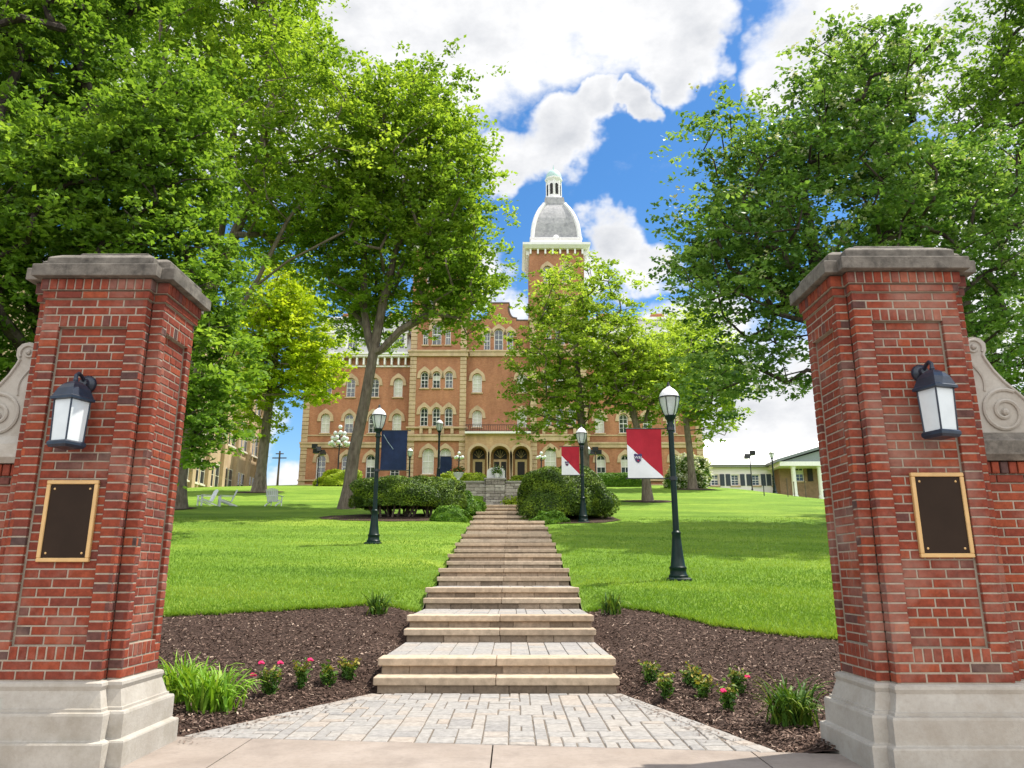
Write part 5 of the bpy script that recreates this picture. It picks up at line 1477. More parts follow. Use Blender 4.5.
# ------------------------------------------------------------------ shrubs
def make_shrub(name, label, c, rx, ry, rz, n, lsize, mat, seed, lump=0.12, flat_top=1.0, bottom=-0.35, stems=0, cat='shrub', body=0.90, vec=None, power=2.0, bl=0):
    """c = centre of the bottom"""
    rng = np.random.default_rng(seed)
    t = thing(name, label, cat, c)
    ph = rng.uniform(0, 6.28, 12); fr = rng.uniform(1.5, 4.0, (12, 3)) * rng.choice([-1, 1], (12, 3))
    def radf(d):
        s = np.zeros(len(d))
        for k in range(12): s += np.sin(d @ fr[k] * 1.6 + ph[k])
        rr = 1 + lump * s / 3.0
        p = power
        sup = (np.abs(d[:, 0]) ** p + np.abs(d[:, 1]) ** p + np.abs(d[:, 2]) ** p) ** (-1 / p)
        return rr * sup
    ctr = np.array([c[0], c[1], c[2]])
    zc = rz * (-bottom)      # lift so that the bottom of the cut body sits above/at the ground
    d = rng.normal(size=(int(n * 1.6), 3)); d /= np.linalg.norm(d, axis=1, keepdims=True)
    d = d[d[:, 2] > bottom][:n]
    if cat == 'yew': d = d[(d[:, 2] > 0.35) | (rng.random(len(d)) < 0.5)]      # sides are thinner than the clipped top
    rr = radf(d)[:, None] * (1 - np.abs(rng.normal(0, 0.055, len(d)))[:, None])
    S = np.array([rx, ry, rz])
    C = ctr + np.array([0, 0, rz * -bottom]) + d * rr * S
    nrm = d / S; nrm /= np.linalg.norm(nrm, axis=1, keepdims=True)
    m = len(C)
    fn = nrm + rng.normal(size=(m, 3)) * 0.42; a = np.cross(fn, rng.normal(size=(m, 3))) + nrm * 0.35; a /= np.linalg.norm(a, axis=1, keepdims=True)
    b = np.cross(fn, a); b /= np.linalg.norm(b, axis=1, keepdims=True)
    s = (lsize * rng.uniform(0.6, 1.4, m))[:, None]
    V = np.stack([C - a * s * .5, C + b * s * .22, C + a * s * .5, C - b * s * .22], 1).reshape(-1, 3)
    k = np.zeros(m)
    for q in range(12): k += np.sin(d @ fr[q] * 3.1 + ph[q] * 2)
    tone = np.clip(0.5 + 0.055 * k + rng.normal(0, 0.16, m) , 0, 1)
    # lumpy inner body
    nu, nv = 36, 20
    th = np.linspace(0, 2 * np.pi, nu, endpoint=False); z0 = max(-0.999, bottom)
    zz = np.linspace(z0, 0.9995, nv)
    D_ = np.array([[math.sqrt(1 - z * z) * math.cos(a_), math.sqrt(1 - z * z) * math.sin(a_), z] for z in zz for a_ in th])
    B = ctr + np.array([0, 0, rz * -bottom]) + D_ * (radf(D_)[:, None] * body) * S
    i = np.arange(nu * nv).reshape(nv, nu)
    F2 = np.stack([i[:-1], np.roll(i, -1, 1)[:-1], np.roll(i, -1, 1)[1:], i[1:]], -1).reshape(-1, 4)
    Vall = np.concatenate([V, B]); Fall = np.concatenate([np.arange(4 * m).reshape(m, 4), F2 + len(V)])
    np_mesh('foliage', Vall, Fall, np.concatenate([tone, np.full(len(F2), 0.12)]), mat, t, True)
    if stems:
        st = MB(); r_ = random.Random(seed)
        for q in range(stems):
            a_ = r_.uniform(0, 6.28); q0 = r_.uniform(0.15, 0.7); q1 = q0 + r_.uniform(0.1, 0.25)
            p0 = (c[0] + rx * q0 * 0.8 * math.cos(a_), c[1] + ry * q0 * 0.8 * math.sin(a_), gz(c[0], c[1]) - 0.15)
            p1 = (c[0] + rx * q1 * math.cos(a_ + .2), c[1] + ry * q1 * math.sin(a_ + .2), c[2] + rz * (-bottom) * 0.7 + 0.35)
            st.tube([p0, tuple((p0[k_] + p1[k_]) / 2 + r_.uniform(-.06, .06) for k_ in range(3)), p1], [0.045, 0.04, 0.03], 5)
        st.build('stems', M['twig'], t, True)
    if bl:
        src = C[rng.integers(0, m, bl)]; src = src[src[:, 1] < c[1] + ry * 0.5]
        C2 = np.repeat(src, 14, axis=0) + rng.normal(size=(len(src) * 14, 3)) * 0.13 + np.array([0, -0.12, 0.05])
        Vb, Fb, tb = leaf_quads(C2, 0.22, rng, rng.random(len(C2)), 1.0, 0.8)
        np_mesh('blossoms_and_glints', Vb, Fb, tb, M['blossom'], t, True)
    return t
def place(u, v, D):
    """ground position under pixel column u at distance D"""
    x = at(u, v, D).x; return (x, D, gz(x, D))

p = place(408, 515, 31.5)
def shift(p, dz): return (p[0], p[1], p[2] + dz)
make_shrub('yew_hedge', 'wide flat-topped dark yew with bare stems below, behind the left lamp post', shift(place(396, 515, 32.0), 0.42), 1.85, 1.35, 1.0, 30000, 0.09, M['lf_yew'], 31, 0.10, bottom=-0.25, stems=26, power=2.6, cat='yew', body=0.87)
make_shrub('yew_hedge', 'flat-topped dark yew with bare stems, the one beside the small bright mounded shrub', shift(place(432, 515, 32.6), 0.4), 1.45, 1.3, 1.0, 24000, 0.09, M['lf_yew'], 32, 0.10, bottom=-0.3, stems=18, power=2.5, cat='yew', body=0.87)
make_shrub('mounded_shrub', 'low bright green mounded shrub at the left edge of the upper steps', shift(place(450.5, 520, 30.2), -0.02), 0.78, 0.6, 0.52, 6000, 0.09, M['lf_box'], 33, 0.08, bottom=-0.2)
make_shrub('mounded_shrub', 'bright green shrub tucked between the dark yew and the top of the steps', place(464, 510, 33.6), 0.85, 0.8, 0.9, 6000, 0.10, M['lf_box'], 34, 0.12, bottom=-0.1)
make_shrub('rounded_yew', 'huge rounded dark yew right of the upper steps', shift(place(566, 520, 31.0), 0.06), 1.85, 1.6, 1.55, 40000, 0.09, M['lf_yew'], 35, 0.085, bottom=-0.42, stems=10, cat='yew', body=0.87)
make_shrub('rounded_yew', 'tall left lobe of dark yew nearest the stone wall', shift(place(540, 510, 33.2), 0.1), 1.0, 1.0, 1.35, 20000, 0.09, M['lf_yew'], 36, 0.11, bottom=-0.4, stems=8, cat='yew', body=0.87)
make_shrub('spreading_shrub', 'small spreading shrub at the right edge of the upper steps', place(551, 523, 29.3), 0.72, 0.5, 0.42, 3500, 0.13, M['lf_box'], 37, 0.2, bottom=-0.1)
make_shrub('clipped_hedge', 'long low clipped hedge against the right wing of the hall', place(618, 488, 66), 2.1, 0.9, 1.0, 9000, 0.17, M['lf_box'], 38, 0.05, bottom=-0.2, power=5)
make_shrub('blossom_shrub', 'tall shrub covered in white blossom beside the right corner of the hall', place(689, 487, 63), 1.75, 1.4, 1.9, 8000, 0.24, M['lf_box'], 39, 0.15, bottom=-0.45, bl=260)
make_shrub('gold_shrub', 'yellow green shrub around the foot of the many-globed lamp', place(340, 487, 70), 2.2, 1.4, 1.3, 8000, 0.2, M['lf_gold'], 40, 0.18, bottom=-0.2)
make_shrub('gold_shrub', 'broad yellow green shrub mass on the terrace left of the white tablet', (at(470, 480, 46).x, 46, 6.05), 1.8, 1.2, 1.02, 7000, 0.14, M['lf_gold'], 41, 0.15, bottom=-0.1)
make_shrub('gold_shrub', 'yellow green shrub on the terrace behind the white urn', (at(448, 480, 48).x, 48, 6.3), 1.7, 1.2, 0.98, 6000, 0.14, M['lf_gold'], 42, 0.15, bottom=-0.1)
make_shrub('gold_shrub', 'yellow green shrub on the terrace right of the white tablet', (at(522, 480, 46).x, 46, 6.05), 1.1, 1.0, 0.92, 5000, 0.14, M['lf_gold'], 43, 0.15, bottom=-0.1)
make_shrub('wall_plant', 'thin trailing plant growing at the foot of the stone wall right of its pier', (0.45, 41.2, 4.85), 0.75, 0.2, 0.45, 900, 0.12, M['lf_gold'], 44, 0.3, bottom=-0.1, body=0.3)

# ------------------------------------------------------------------ lawn blades and bark mulch
def in_stairs(x, y): return (np.abs(x) < 1.42) & (y > 8.5) & (y < 41.5)
rng = np.random.default_rng(5)
def blades(n, ya, yb, h, w, edge_only=False):
    if edge_only:
        x = rng.uniform(-9, 9, n); y = lawn_edge(x) + np.abs(rng.normal(0, 0.07, n)) - 0.03
    else:
        u_ = rng.random(n); y = 1 / (1 / ya + (1 / yb - 1 / ya) * u_)
        x = (rng.random(n) * 2 - 1) * y * 0.62
    ok = (y > lawn_edge(x) - 0.04) & ~in_stairs(x, y)
    x, y = x[ok], y[ok]; m = len(x)
    z = ground(x, y) + LAWN_UP - 0.01
    if edge_only: z -= rng.uniform(0, 0.05, m)
    a = rng.uniform(0, 6.28, m); hh = h * rng.uniform(0.5, 1.25, m); ww = w * rng.uniform(0.7, 1.3, m)
    lean = rng.normal(0, 0.45, (m, 2)) * hh[:, None]
    if edge_only: lean[:, 1] -= 0.5 * hh
    dx, dy = np.cos(a) * ww / 2, np.sin(a) * ww / 2
    V = np.stack([np.stack([x - dx, y - dy, z], -1), np.stack([x + dx, y + dy, z], -1), np.stack([x + lean[:, 0], y + lean[:, 1], z + hh], -1)], 1).reshape(-1, 3)
    patch = 0.5 + 0.10 * np.sign(np.sin((x * 0.35 + y) * 3.2)) * (y > 13.6) + 0.26 * np.sin(x * 0.55 + 1.3 * np.sin(y * 0.5)) * np.sin(y * 1.25 + 0.8 * np.sin(x * 0.3))
    return V, np.clip(patch + rng.normal(0, 0.16, m), 0, 1)
Vs, Ts = [], []
for args in ((230000, 10, 32, 0.058, 0.022), (14000, 10, 14, 0.085, 0.016, True)):
    V, tn = blades(*args); Vs.append(V); Ts.append(tn)
V = np.concatenate(Vs); tn = np.concatenate(Ts)
tag(np_mesh('grass', V, np.arange(len(V)).reshape(-1, 3), tn, M['blade']), 'short bright green grass of the mown lawn', 'grass', kind='stuff')

n = 135000
u_ = rng.random(n); y = 1 / (1 / 6.0 + (1 / 13.4 - 1 / 6.0) * u_); x = (rng.random(n) * 2 - 1) * 7.0
edge0 = np.where(np.abs(x) < 2.7, walk_edge(x), 6.0)
keep = (y < lawn_edge(x) + 0.02) & (y > edge0 + 0.02) & (fan_dist(x, y) > 0.012)
x, y = x[keep], y[keep]; m = len(x)
z = mulch_z(x, y) + rng.uniform(0.004, 0.032, m)
a = rng.uniform(0, 6.28, m); L = rng.uniform(0.014, 0.048, m); W = rng.uniform(0.005, 0.016, m); tl = rng.normal(0, 0.32, (m, 2))
ax_ = np.stack([np.cos(a), np.sin(a), tl[:, 0]], -1) * L[:, None] / 2; bx_ = np.stack([-np.sin(a), np.cos(a), tl[:, 1]], -1) * W[:, None] / 2
C = np.stack([x, y, z], -1)
V = np.stack([C - ax_ - bx_, C + ax_ - bx_, C + ax_ + bx_, C - ax_ + bx_], 1).reshape(-1, 3)
tn = np.clip(np.abs(rng.normal(0.0, 0.40, m)) + 0.1, 0, 1)
# a few chips kicked on to the paving and the landings
k = 420; yc = rng.uniform(6.4, 8.9, k); s_ = rng.choice([-1, 1], k)
xe = np.where(s_ < 0, np.interp(yc, [6.72, 8.98], [-2.5, -1.38]), np.interp(yc, [6.17, 8.98], [2.12, 1.37])); xc = xe - s_ * np.abs(rng.normal(0, 0.16, k)); zc = np.full(k, 0.016)
kl = 160; kk_ = rng.integers(0, 5, kl); yl = 8.98 + 2.36 * kk_ + rng.uniform(0.65, 2.3, kl); xl_ = rng.choice([-1, 1], kl) * (1.34 - np.abs(rng.normal(0, 0.14, kl))); zl_ = 0.352 * kk_ + 0.354
C = np.stack([np.concatenate([xc, xl_]), np.concatenate([yc, yl]), np.concatenate([zc, zl_])], -1); q_ = len(C); a = rng.uniform(0, 6.28, q_); L = rng.uniform(0.012, 0.04, q_); W = rng.uniform(0.006, 0.014, q_)
ax_ = np.stack([np.cos(a), np.sin(a), np.full(q_, .08)], -1) * L[:, None] / 2; bx_ = np.stack([-np.sin(a), np.cos(a), np.zeros(q_)], -1) * W[:, None] / 2
V = np.concatenate([V, np.stack([C - ax_ - bx_, C + ax_ - bx_, C + ax_ + bx_, C - ax_ + bx_], 1).reshape(-1, 3)]); m = m + q_; tn = np.concatenate([tn, rng.uniform(0.1, 0.7, q_)])
tag(np_mesh('bark_mulch', V, np.arange(4 * m).reshape(m, 4), tn, M['mulch']), 'dark brown shredded bark mulch of the planting beds', 'mulch', kind='stuff')

# ------------------------------------------------------------------ bed plants
def bedz(x, y): return float(mulch_z(np.array([x]), np.array([y]))[0])
def make_daylily(label, x, y, n, h, spread, seed, mat='lf_lily', z=None, width=0.022):
    r_ = random.Random(seed); z0 = (bedz(x, y) if z is None else z)
    t = thing('daylily', label, 'plant', (x, y, z0)); V, F, T = [], [], []
    for k in range(n):
        a = r_.uniform(0, 6.28); bx, by = r_.gauss(0, spread * 0.22), r_.gauss(0, spread * 0.22)
        hh = h * r_.uniform(0.55, 1.1); out = spread * r_.uniform(0.25, 1.0); w = width * r_.uniform(0.7, 1.25); tn = min(1, max(0, r_.gauss(0.5, 0.25)))
        droop = r_.uniform(0.25, 1.05); i0 = len(V); N_ = 6
        for s in range(N_ + 1):
            q = s / N_; rr = out * q ** 1.35; zz = hh * (q * 1.35 - droop * q ** 3) ; ww = w * (1 - q ** 2.2) * (0.7 + 0.6 * min(1, q * 3)) + 0.001
            cx, cy = x + bx + rr * math.cos(a), y + by + rr * math.sin(a); nx, ny = -math.sin(a) * ww / 2, math.cos(a) * ww / 2
            V += [(cx - nx, cy - ny, z0 - 0.02 + max(0, zz)), (cx + nx, cy + ny, z0 - 0.02 + max(0, zz) + 0.004)]
        for s in range(N_): F.append((i0 + 2 * s, i0 + 2 * s + 1, i0 + 2 * s + 3, i0 + 2 * s + 2)); T.append(tn)
    np_mesh('leaves', V, F, T, M[mat], t, True)
    return t
def gp(u, v, zofs=0.0):
    """point of the bed seen at a pixel"""
    lo, hi = 5.8, 16.0
    for _ in range(40):
        md = (lo + hi) / 2; q = at(u, v, md); g = bedz(q.x, md) if md < lawn_edge(q.x) else gz(q.x, md)
        if q.z < g: hi = md
        else: lo = md
    return at(u, v, lo)
for lab, u, v, n, h, sp, sd, mt in (('arching bright daylily clump in front of its twin by the left pillar', 213, 711, 200, 0.44, 0.40, 1, 'lf_lily'),
                                ('bright daylily clump half hidden behind the left pillar plinth', 181, 700, 190, 0.46, 0.44, 2, 'lf_lily'),
                                ('upright dark green daylily clump next to the right pillar plinth', 793, 726, 190, 0.42, 0.36, 3, 'lf_rose')):
    q = gp(u, v); make_daylily(lab, q.x, q.y, n, h, sp, sd, mt)
for lab, u, v, sd in (('grassy plant at the lawn edge left of the second pair of steps', 377, 614, 4), ('grassy plant at the lawn edge right of the second pair of steps', 612, 614, 5)):
    q = gp(u, v); make_daylily(lab, q.x, q.y, 110, 0.36, 0.27, sd, 'lf_rose', z=max(bedz(q.x, q.y), gz(q.x, q.y)), width=0.024)

def make_rose(label, u, v, h, seed, flowers=(), newg=0.35):
    q = gp(u, v); x, y = q.x, q.y; z0 = bedz(x, y); r_ = random.Random(seed); rg = np.random.default_rng(seed)
    t = thing('rose_bush', label, 'rose bush', (x, y, z0))
    st = MB(); C = []; T = []; top = []
    for k in range(9):
        a = r_.uniform(0, 6.28); hh = h * r_.uniform(0.55, 1.0); o_ = 0.10 * r_.uniform(0.3, 1.1)
        pts = [(x + 0.02 * math.cos(a), y + 0.02 * math.sin(a), z0 - 0.02), (x + o_ * 0.6 * math.cos(a), y + o_ * 0.6 * math.sin(a), z0 + hh * 0.55), (x + o_ * math.cos(a + .3), y + o_ * math.sin(a + .3), z0 + hh)]
        st.tube(pts, [0.005, 0.004, 0.002], 4); top.append(pts[-1])
        for j in range(30):
            s = r_.uniform(0.12, 1.05); i = 0 if s < 0.5 else 1; tt = (s - 0.5 * i) * 2
            C.append([pts[i][m_] + (pts[i + 1][m_] - pts[i][m_]) * tt + r_.gauss(0, 0.022) for m_ in range(3)]); T.append(min(1, max(0, 0.1 + 0.55 * s + r_.gauss(0, .2))))
    st.build('stems', M['lf_rose'], t, True)
    V, F, T = leaf_quads(np.array(C), 0.05, rg, np.array(T), 0.4, 0.6)
    up_ = np.array(C)[:, 2] > z0 + h * 0.62
    sel = up_ & (rg.random(len(up_)) < newg)
    np_mesh('leaves', V, F, T, [M['lf_rose'], M['lf_rose_new']], t, True, mi=sel.astype(int))
    for (du, dv) in flowers:
        p = at(u + du, v + dv, y - 0.06)
        fl = MB()
        for k in range(9):
            a = k * 2.4; rr = 0.012 + 0.0025 * k
            fl.sphere((p.x + rr * 0.7 * math.cos(a), p.y + rr * 0.7 * math.sin(a), p.z + 0.012 - 0.002 * k), 0.017, 6, 4, 0.5, 0, (1, 1, 0.7))
        fl.build('flower', M['pink'], t, True)
make_rose('rose bush with three pink blooms, nearest the two large daylily clumps', 269, 694, 0.29, 1, [(-8, -31), (11, -31), (-16, -19)])
make_rose('rose bush with one pink bloom among those left of the steps', 301, 688, 0.27, 2, [(9, -28)])
make_rose('flowerless rose bush between the one-bloom bush and the smallest one', 328, 685, 0.23, 3)
make_rose('small flowerless rose bush closest to the left end of the bottom step', 348, 679, 0.23, 4, [], 0.8)
make_rose('flowerless rose bush closest to the right end of the bottom step', 651, 683, 0.23, 5)
make_rose('fuller flowerless rose bush, second from the right end of the bottom step', 667, 698, 0.26, 6)
make_rose('flowerless rose bush set back, third from the right end of the bottom step', 691, 686, 0.21, 7)
make_rose('slim flowerless rose bush between the set-back one and the blooming pair', 703, 697, 0.22, 8, [], 0.8)
make_rose('low rose bush with a pink bloom on its left, before its blooming neighbour', 728, 711, 0.27, 9, [(-5, -20)])
make_rose('rose bush with a pink bloom on its right side, nearest the dark green daylily clump', 740, 693, 0.26, 10, [(7, -16)])
q = gp(233, 676); tb = MB(); tb.lathe([(0.012, 0), (0.03, 0.012), (0.032, 0.035), (0.02, 0.05)], (q.x + 0.02, q.y - 0.1, q.z + 0.06), 8)

# ------------------------------------------------------------------ lamp posts
def make_lamp(label, loc, H=4.1, s=1.0):
    t = thing('lamp_post', label, 'lamp post', loc)
    b = MB(); b.cbox(-0.23 * s, 0.23 * s, -0.23 * s, 0.23 * s, -0.15, 0.07, 0.03)
    b.lathe([(0.20 * s, 0.06), (0.205 * s, 0.10), (0.17 * s, 0.14), (0.165 * s, 0.22), (0.178 * s, 0.24), (0.178 * s, 0.27), (0.15 * s, 0.30), (0.125 * s, 0.50), (0.098 * s, 0.78), (0.088 * s, 0.92), (0.098 * s, 0.94), (0.098 * s, 0.97), (0.07 * s, 1.0)], (0, 0, 0), 16)
    b.build('base', M['green_iron'], t, smooth=True)
    p = MB(); hl = H - 0.80
    p.lathe([(0.066 * s, 0.98), (0.058 * s, hl - 0.22), (0.085 * s, hl - 0.2), (0.085 * s, hl - 0.16), (0.062 * s, hl - 0.12), (0.07 * s, hl - 0.05), (0.115 * s, hl), (0.125 * s, hl + 0.05), (0.10 * s, hl + 0.06)], (0, 0, 0), 12)
    p.build('pole', M['green_iron'], t, smooth=True)
    g = MB(); g.lathe([(0.10 * s, hl + 0.061), (0.145 * s, hl + 0.14), (0.19 * s, hl + 0.30), (0.215 * s, hl + 0.44), (0.20 * s, hl + 0.45)], (0, 0, 0), 16)
    g.build('globe', M['lamp_glass'], t, smooth=True)
    bl = MB(); bl.lathe([(0.035 * s, hl + 0.062), (0.05 * s, hl + 0.12), (0.06 * s, hl + 0.25), (0.045 * s, hl + 0.34), (0.01, hl + 0.36)], (0, 0, 0), 10); bl.build('bulb', M['milk_glass'], t, smooth=True)
    c = MB()
    for k in range(6):
        a = math.pi * k / 3
        c.tube([((r_) * math.cos(a) * s, (r_) * math.sin(a) * s, z) for r_, z in ((0.115, hl + 0.05), (0.152, hl + 0.14), (0.197, hl + 0.30), (0.224, hl + 0.45))], 0.009 * s, 4)
    c.lathe([(0.232 * s, hl + 0.435), (0.232 * s, hl + 0.462), (0.20 * s, hl + 0.465)], (0, 0, 0), 16)
    c.build('cage', M['black_iron'], t)
    r = MB(); r.lathe([(0.215 * s, hl + 0.466), (0.19 * s, hl + 0.54), (0.13 * s, hl + 0.62), (0.06 * s, hl + 0.67), (0.045 * s, hl + 0.69)], (0, 0, 0), 16)
    r.build('cap', M['white'], t, smooth=True)
    f = MB(); f.lathe([(0.045 * s, hl + 0.69), (0.05 * s, hl + 0.71), (0.03 * s, hl + 0.73), (0.035 * s, hl + 0.76), (0.01, hl + 0.80)], (0, 0, 0), 8)
    f.build('finial', M['black_iron'], t, smooth=True)
    return t
def banner_arms(t, side, ztop, zbot, length):
    a = MB()
    for z in (ztop, zbot):
        a.tube([(0, 0, z), (side * length, 0, z)], 0.013, 6); a.lathe([(0.085, z - 0.04), (0.085, z + 0.04)], (0, 0, 0), 10); a.sphere((side * length, 0, z), 0.022, 6, 5)
    a.build('banner_arms', M['black_iron'], t)
def text_mesh(body, size):
    cu = bpy.data.curves.new('t', 'FONT'); cu.body = body; cu.size = size; cu.align_x = 'CENTER'; cu.align_y = 'CENTER'; cu.extrude = 0.002
    o = bpy.data.objects.new('t', cu); COL.objects.link(o); bpy.context.view_layer.update()
    dg = bpy.context.evaluated_depsgraph_get(); me = bpy.data.meshes.new_from_object(o.evaluated_get(dg)); bpy.data.objects.remove(o); return me
def make_banner(label, loc, side, w, h, dual=True, off=0.10):
    """hangs between the two arms of a lamp post; loc = inner top corner"""
    t = thing('lamp_banner', label, 'banner', loc)
    mb = MB(); n = 14
    def P(i, j, dy):
        a, c = i / n, j / n
        x = side * (off + w * a); z = -h * c; y = 0.05 * math.sin(a * 3.4 + c * 2.6) * math.sin(math.pi * c) + 0.012 * math.sin(a * 15 + c * 4) * math.sin(math.pi * c) + dy
        return (x, y, z)
    for dy, fl in ((-0.004, 0), (0.004, 1)):
        b0 = len(mb.v); vs = [P(i, j, dy) for j in range(n + 1) for i in range(n + 1)]; mb.v += vs
        # diagonal colour split from the upper outer side to the lower inner corner
        for j in range(n):
            for i in range(n):
                q = [b0 + j * (n + 1) + i, b0 + j * (n + 1) + i + 1, b0 + (j + 1) * (n + 1) + i + 1, b0 + (j + 1) * (n + 1) + i]
                for tri in ((q[0], q[1], q[2]), (q[0], q[2], q[3])):
                    if side < 0: tri = tri[::-1]
                    if fl: tri = tri[::-1]
                    mb.f.append(tri); mb.t.append(0.5); mb.m.append(0)
    if dual:
        # exact split: rebuild faces by clipping in banner space
        mb = MB(); 
        def q3(a, c, dy): 
            x = side * (off + w * a); z = -h * c; y = 0.035 * math.sin(a * 3.4 + c * 2.6) * math.sin(math.pi * c) + 0.010 * math.sin(a * 17 + c * 3) * math.sin(math.pi * c) + dy
            return (x, y, z)
        A, B = (1.0, 0.32), (0.0, 0.97)      # outer edge, inner bottom (a measured from the post)
        for j in range(n):
            for i in range(n):
                cell = [(i / n, j / n), ((i + 1) / n, j / n), ((i + 1) / n, (j + 1) / n), (i / n, (j + 1) / n)]
                for mat, (s0, s1) in ((0, (A, B)), (1, (B, A))):
                    poly = clip(cell, s0, s1)
                    if len(poly) >= 3:
                        for dy, rev in ((-0.004, False), (0.004, True)):
                            vs = [q3(a, c, dy) for a, c in poly]; idx = list(range(len(vs)))
                            mb.add(vs, [tuple(idx if rev else idx[::-1])], 0.5, mat)
        mb.build('cloth', [M['red'], M['cloth_white']], t, smooth=True)
        # shield emblem
        sx, sz = side * (off + w * 0.70), -h * 0.60; k = w / 0.82
        sh = MB(); pl = [(0.095, 0.09), (0.06, 0.105), (0.0, 0.085), (-0.06, 0.105), (-0.095, 0.09), (-0.085, 0.0), (-0.055, -0.07), (0.0, -0.115), (0.055, -0.07), (0.085, 0.0)]
        yy = 0.035 * math.sin(.7 * 3.4 + .6 * 2.6) * math.sin(math.pi * .6)
        sh.prism([(sx + a * k, sz + b * k) for a, b in pl[::-1]], yy - 0.016, yy - 0.006); e = sh.build('emblem', M['indigo'], t)
        me = text_mesh('W&J', 0.085 * k); me.materials.clear(); me.materials.append(M['cloth_white'])
        lt = link('lettering', me, e); lt.location = (sx, yy - 0.020, sz + 0.012 * k); lt.rotation_euler = (R(90), 0, 0)
        st = MB(); st.prism([(sx - 0.03 * k, sz - 0.045 * k), (sx, sz - 0.085 * k), (sx + 0.03 * k, sz - 0.045 * k)], yy - 0.021, yy - 0.017); st.build('emblem_chevron', M['red'], e)
    else:
        mb.build('cloth', M['navy'], t, smooth=True)
        st = MB(); st.tube([(side * (off + w * 0.08), -0.01, -h * 0.10), (side * (off + w * 0.25), -0.012, -h * 0.28), (side * (off + w * 0.48), -0.014, -h * 0.48)], 0.010, 4)  # pale line painted in for a crease in the cloth catching light
        st.build('crease_line', plain('pale_crease', (0.25, 0.32, 0.36)), t)
def L_at(u, D, H, label, s=1.0):
    x = at(u, 530, D).x; p = (x, D, gz(x, D) + 0.02); return make_lamp(label, p, H, s), p
l1, p1 = L_at(676, 15.75, 4.17, 'green-black lamp post nearest the right gate pillar, carrying a red and white banner')
banner_arms(l1, -1, 3.14, 2.08, 0.98); make_banner('large red and white lamp banner with shield emblem on the nearest right lamp post', (p1[0], p1[1], p1[2] + 3.13), -1, 0.74, 1.04, off=0.21)
l2, p2 = L_at(374, 22.2, 4.15, 'green-black lamp post on the left lawn carrying the navy banner')
banner_arms(l2, 1, 3.35, 2.15, 0.95); make_banner('navy banner hanging from the lamp post on the left lawn', (p2[0], p2[1], p2[2] + 3.34), 1, 0.78, 1.18, False)
l3, p3 = L_at(583.5, 29.3, 3.85, 'green-black lamp post with small red and white banner before the rounded yew')
banner_arms(l3, -1, 2.98, 1.85, 0.86); make_banner('small red and white lamp banner with shield emblem in front of the rounded yew', (p3[0], p3[1], p3[2] + 2.97), -1, 0.70, 1.12)
l4, p4 = L_at(437, 42.5, 3.9, 'lamp post standing behind the flat-topped yew, left of the stone wall')
l5, p5 = L_at(407.5, 57, 3.4, 'distant lamp post just right of the navy lamp banner')
l6, p6 = L_at(778, 66, 3.9, 'distant lamp post on the right before the cream annex')
l7, p7 = L_at(590.5, 62, 3.6, 'distant black lamp post beside the trunk of the airy yellow green tree', 0.8)

def make_floodlight(label, loc, H, heads):
    t = thing('floodlight_pole', label, 'floodlight', loc)
    p = MB(); p.lathe([(0.09, -0.3), (0.09, 0.2), (0.05, 0.3), (0.045, H)], (0, 0, 0), 8); p.build('pole', M['black_iron'], t)
    for (dx, dz, yaw) in heads:
        h = MB(); w, d, hh = 0.26, 0.22, 0.20
        c, s = math.cos(yaw), math.sin(yaw)
        def T(a, b_, e): return (dx + a * c - b_ * s, a * s + b_ * c, H + dz + e - 0.25 * b_)
        h.loft([[T(-w, -d, -hh), T(w, -d, -hh), T(w, -d, hh), T(-w, -d, hh)], [T(-w * .5, d, -hh * .5), T(w * .5, d, -hh * .5), T(w * .5, d, hh * .5), T(-w * .5, d, hh * .5)]])
        h.tube([(0, 0, H - 0.05), (dx, 0, H + dz)], 0.03, 5); h.build('floodlight_head', M['black_iron'], t)
for lab, u, D, H, heads in (('black floodlight cluster at the left corner of the hall', 317, 68, 3.3, ((-.45, .35, .3), (.0, .1, -.2), (.42, -.2, -.4), (-.3, -.1, .2))),
                            ('black floodlight cluster beside the trunk of the airy yellow green tree', 596, 64, 2.9, ((-.35, .1, .3), (.35, .1, -.3), (0, .35, 0))),
                            ('black double floodlight on a slim pole before the cream annex', 752, 68, 3.2, ((-.3, -.05, .2), (.25, .25, -.2)))):
    x = at(u, 485, D).x; make_floodlight(lab, (x, D, gz(x, D)), H, heads)

def make_globe_lamp(label, loc, H, tiers, gr=0.17):
    t = thing('globe_lamp', label, 'lamp post', loc)
    p = MB(); p.lathe([(0.22, -0.2), (0.22, 0.1), (0.12, 0.3), (0.07, 0.6), (0.06, H - 0.1), (0.03, H)], (0, 0, 0), 10)
    for z, r_, n in tiers:
        for k in range(n):
            a = 2 * math.pi * k / n + z
            if r_ > 0: p.tube([(0, 0, z - 0.25), (r_ * 0.6 * math.cos(a), r_ * 0.6 * math.sin(a), z - 0.34), (r_ * math.cos(a), r_ * math.sin(a), z - gr)], 0.022, 4)
    p.build('post', M['black_iron'], t)
    for z, r_, n in tiers:
        for k in range(n):
            a = 2 * math.pi * k / n + z
            g = MB(); g.sphere((r_ * math.cos(a), r_ * math.sin(a), z), gr, 10, 7); g.build('globe', M['milk_glass'], t, smooth=True)
x = at(337, 487, 70).x
make_globe_lamp('tall black lamp crowned with tiers of white globes before the hall', (x, 70, gz(x, 70)), 5.4, ((5.65, 0, 1), (5.05, 0.42, 4), (4.55, 0.66, 6), (4.05, 0.88, 8)), 0.2)
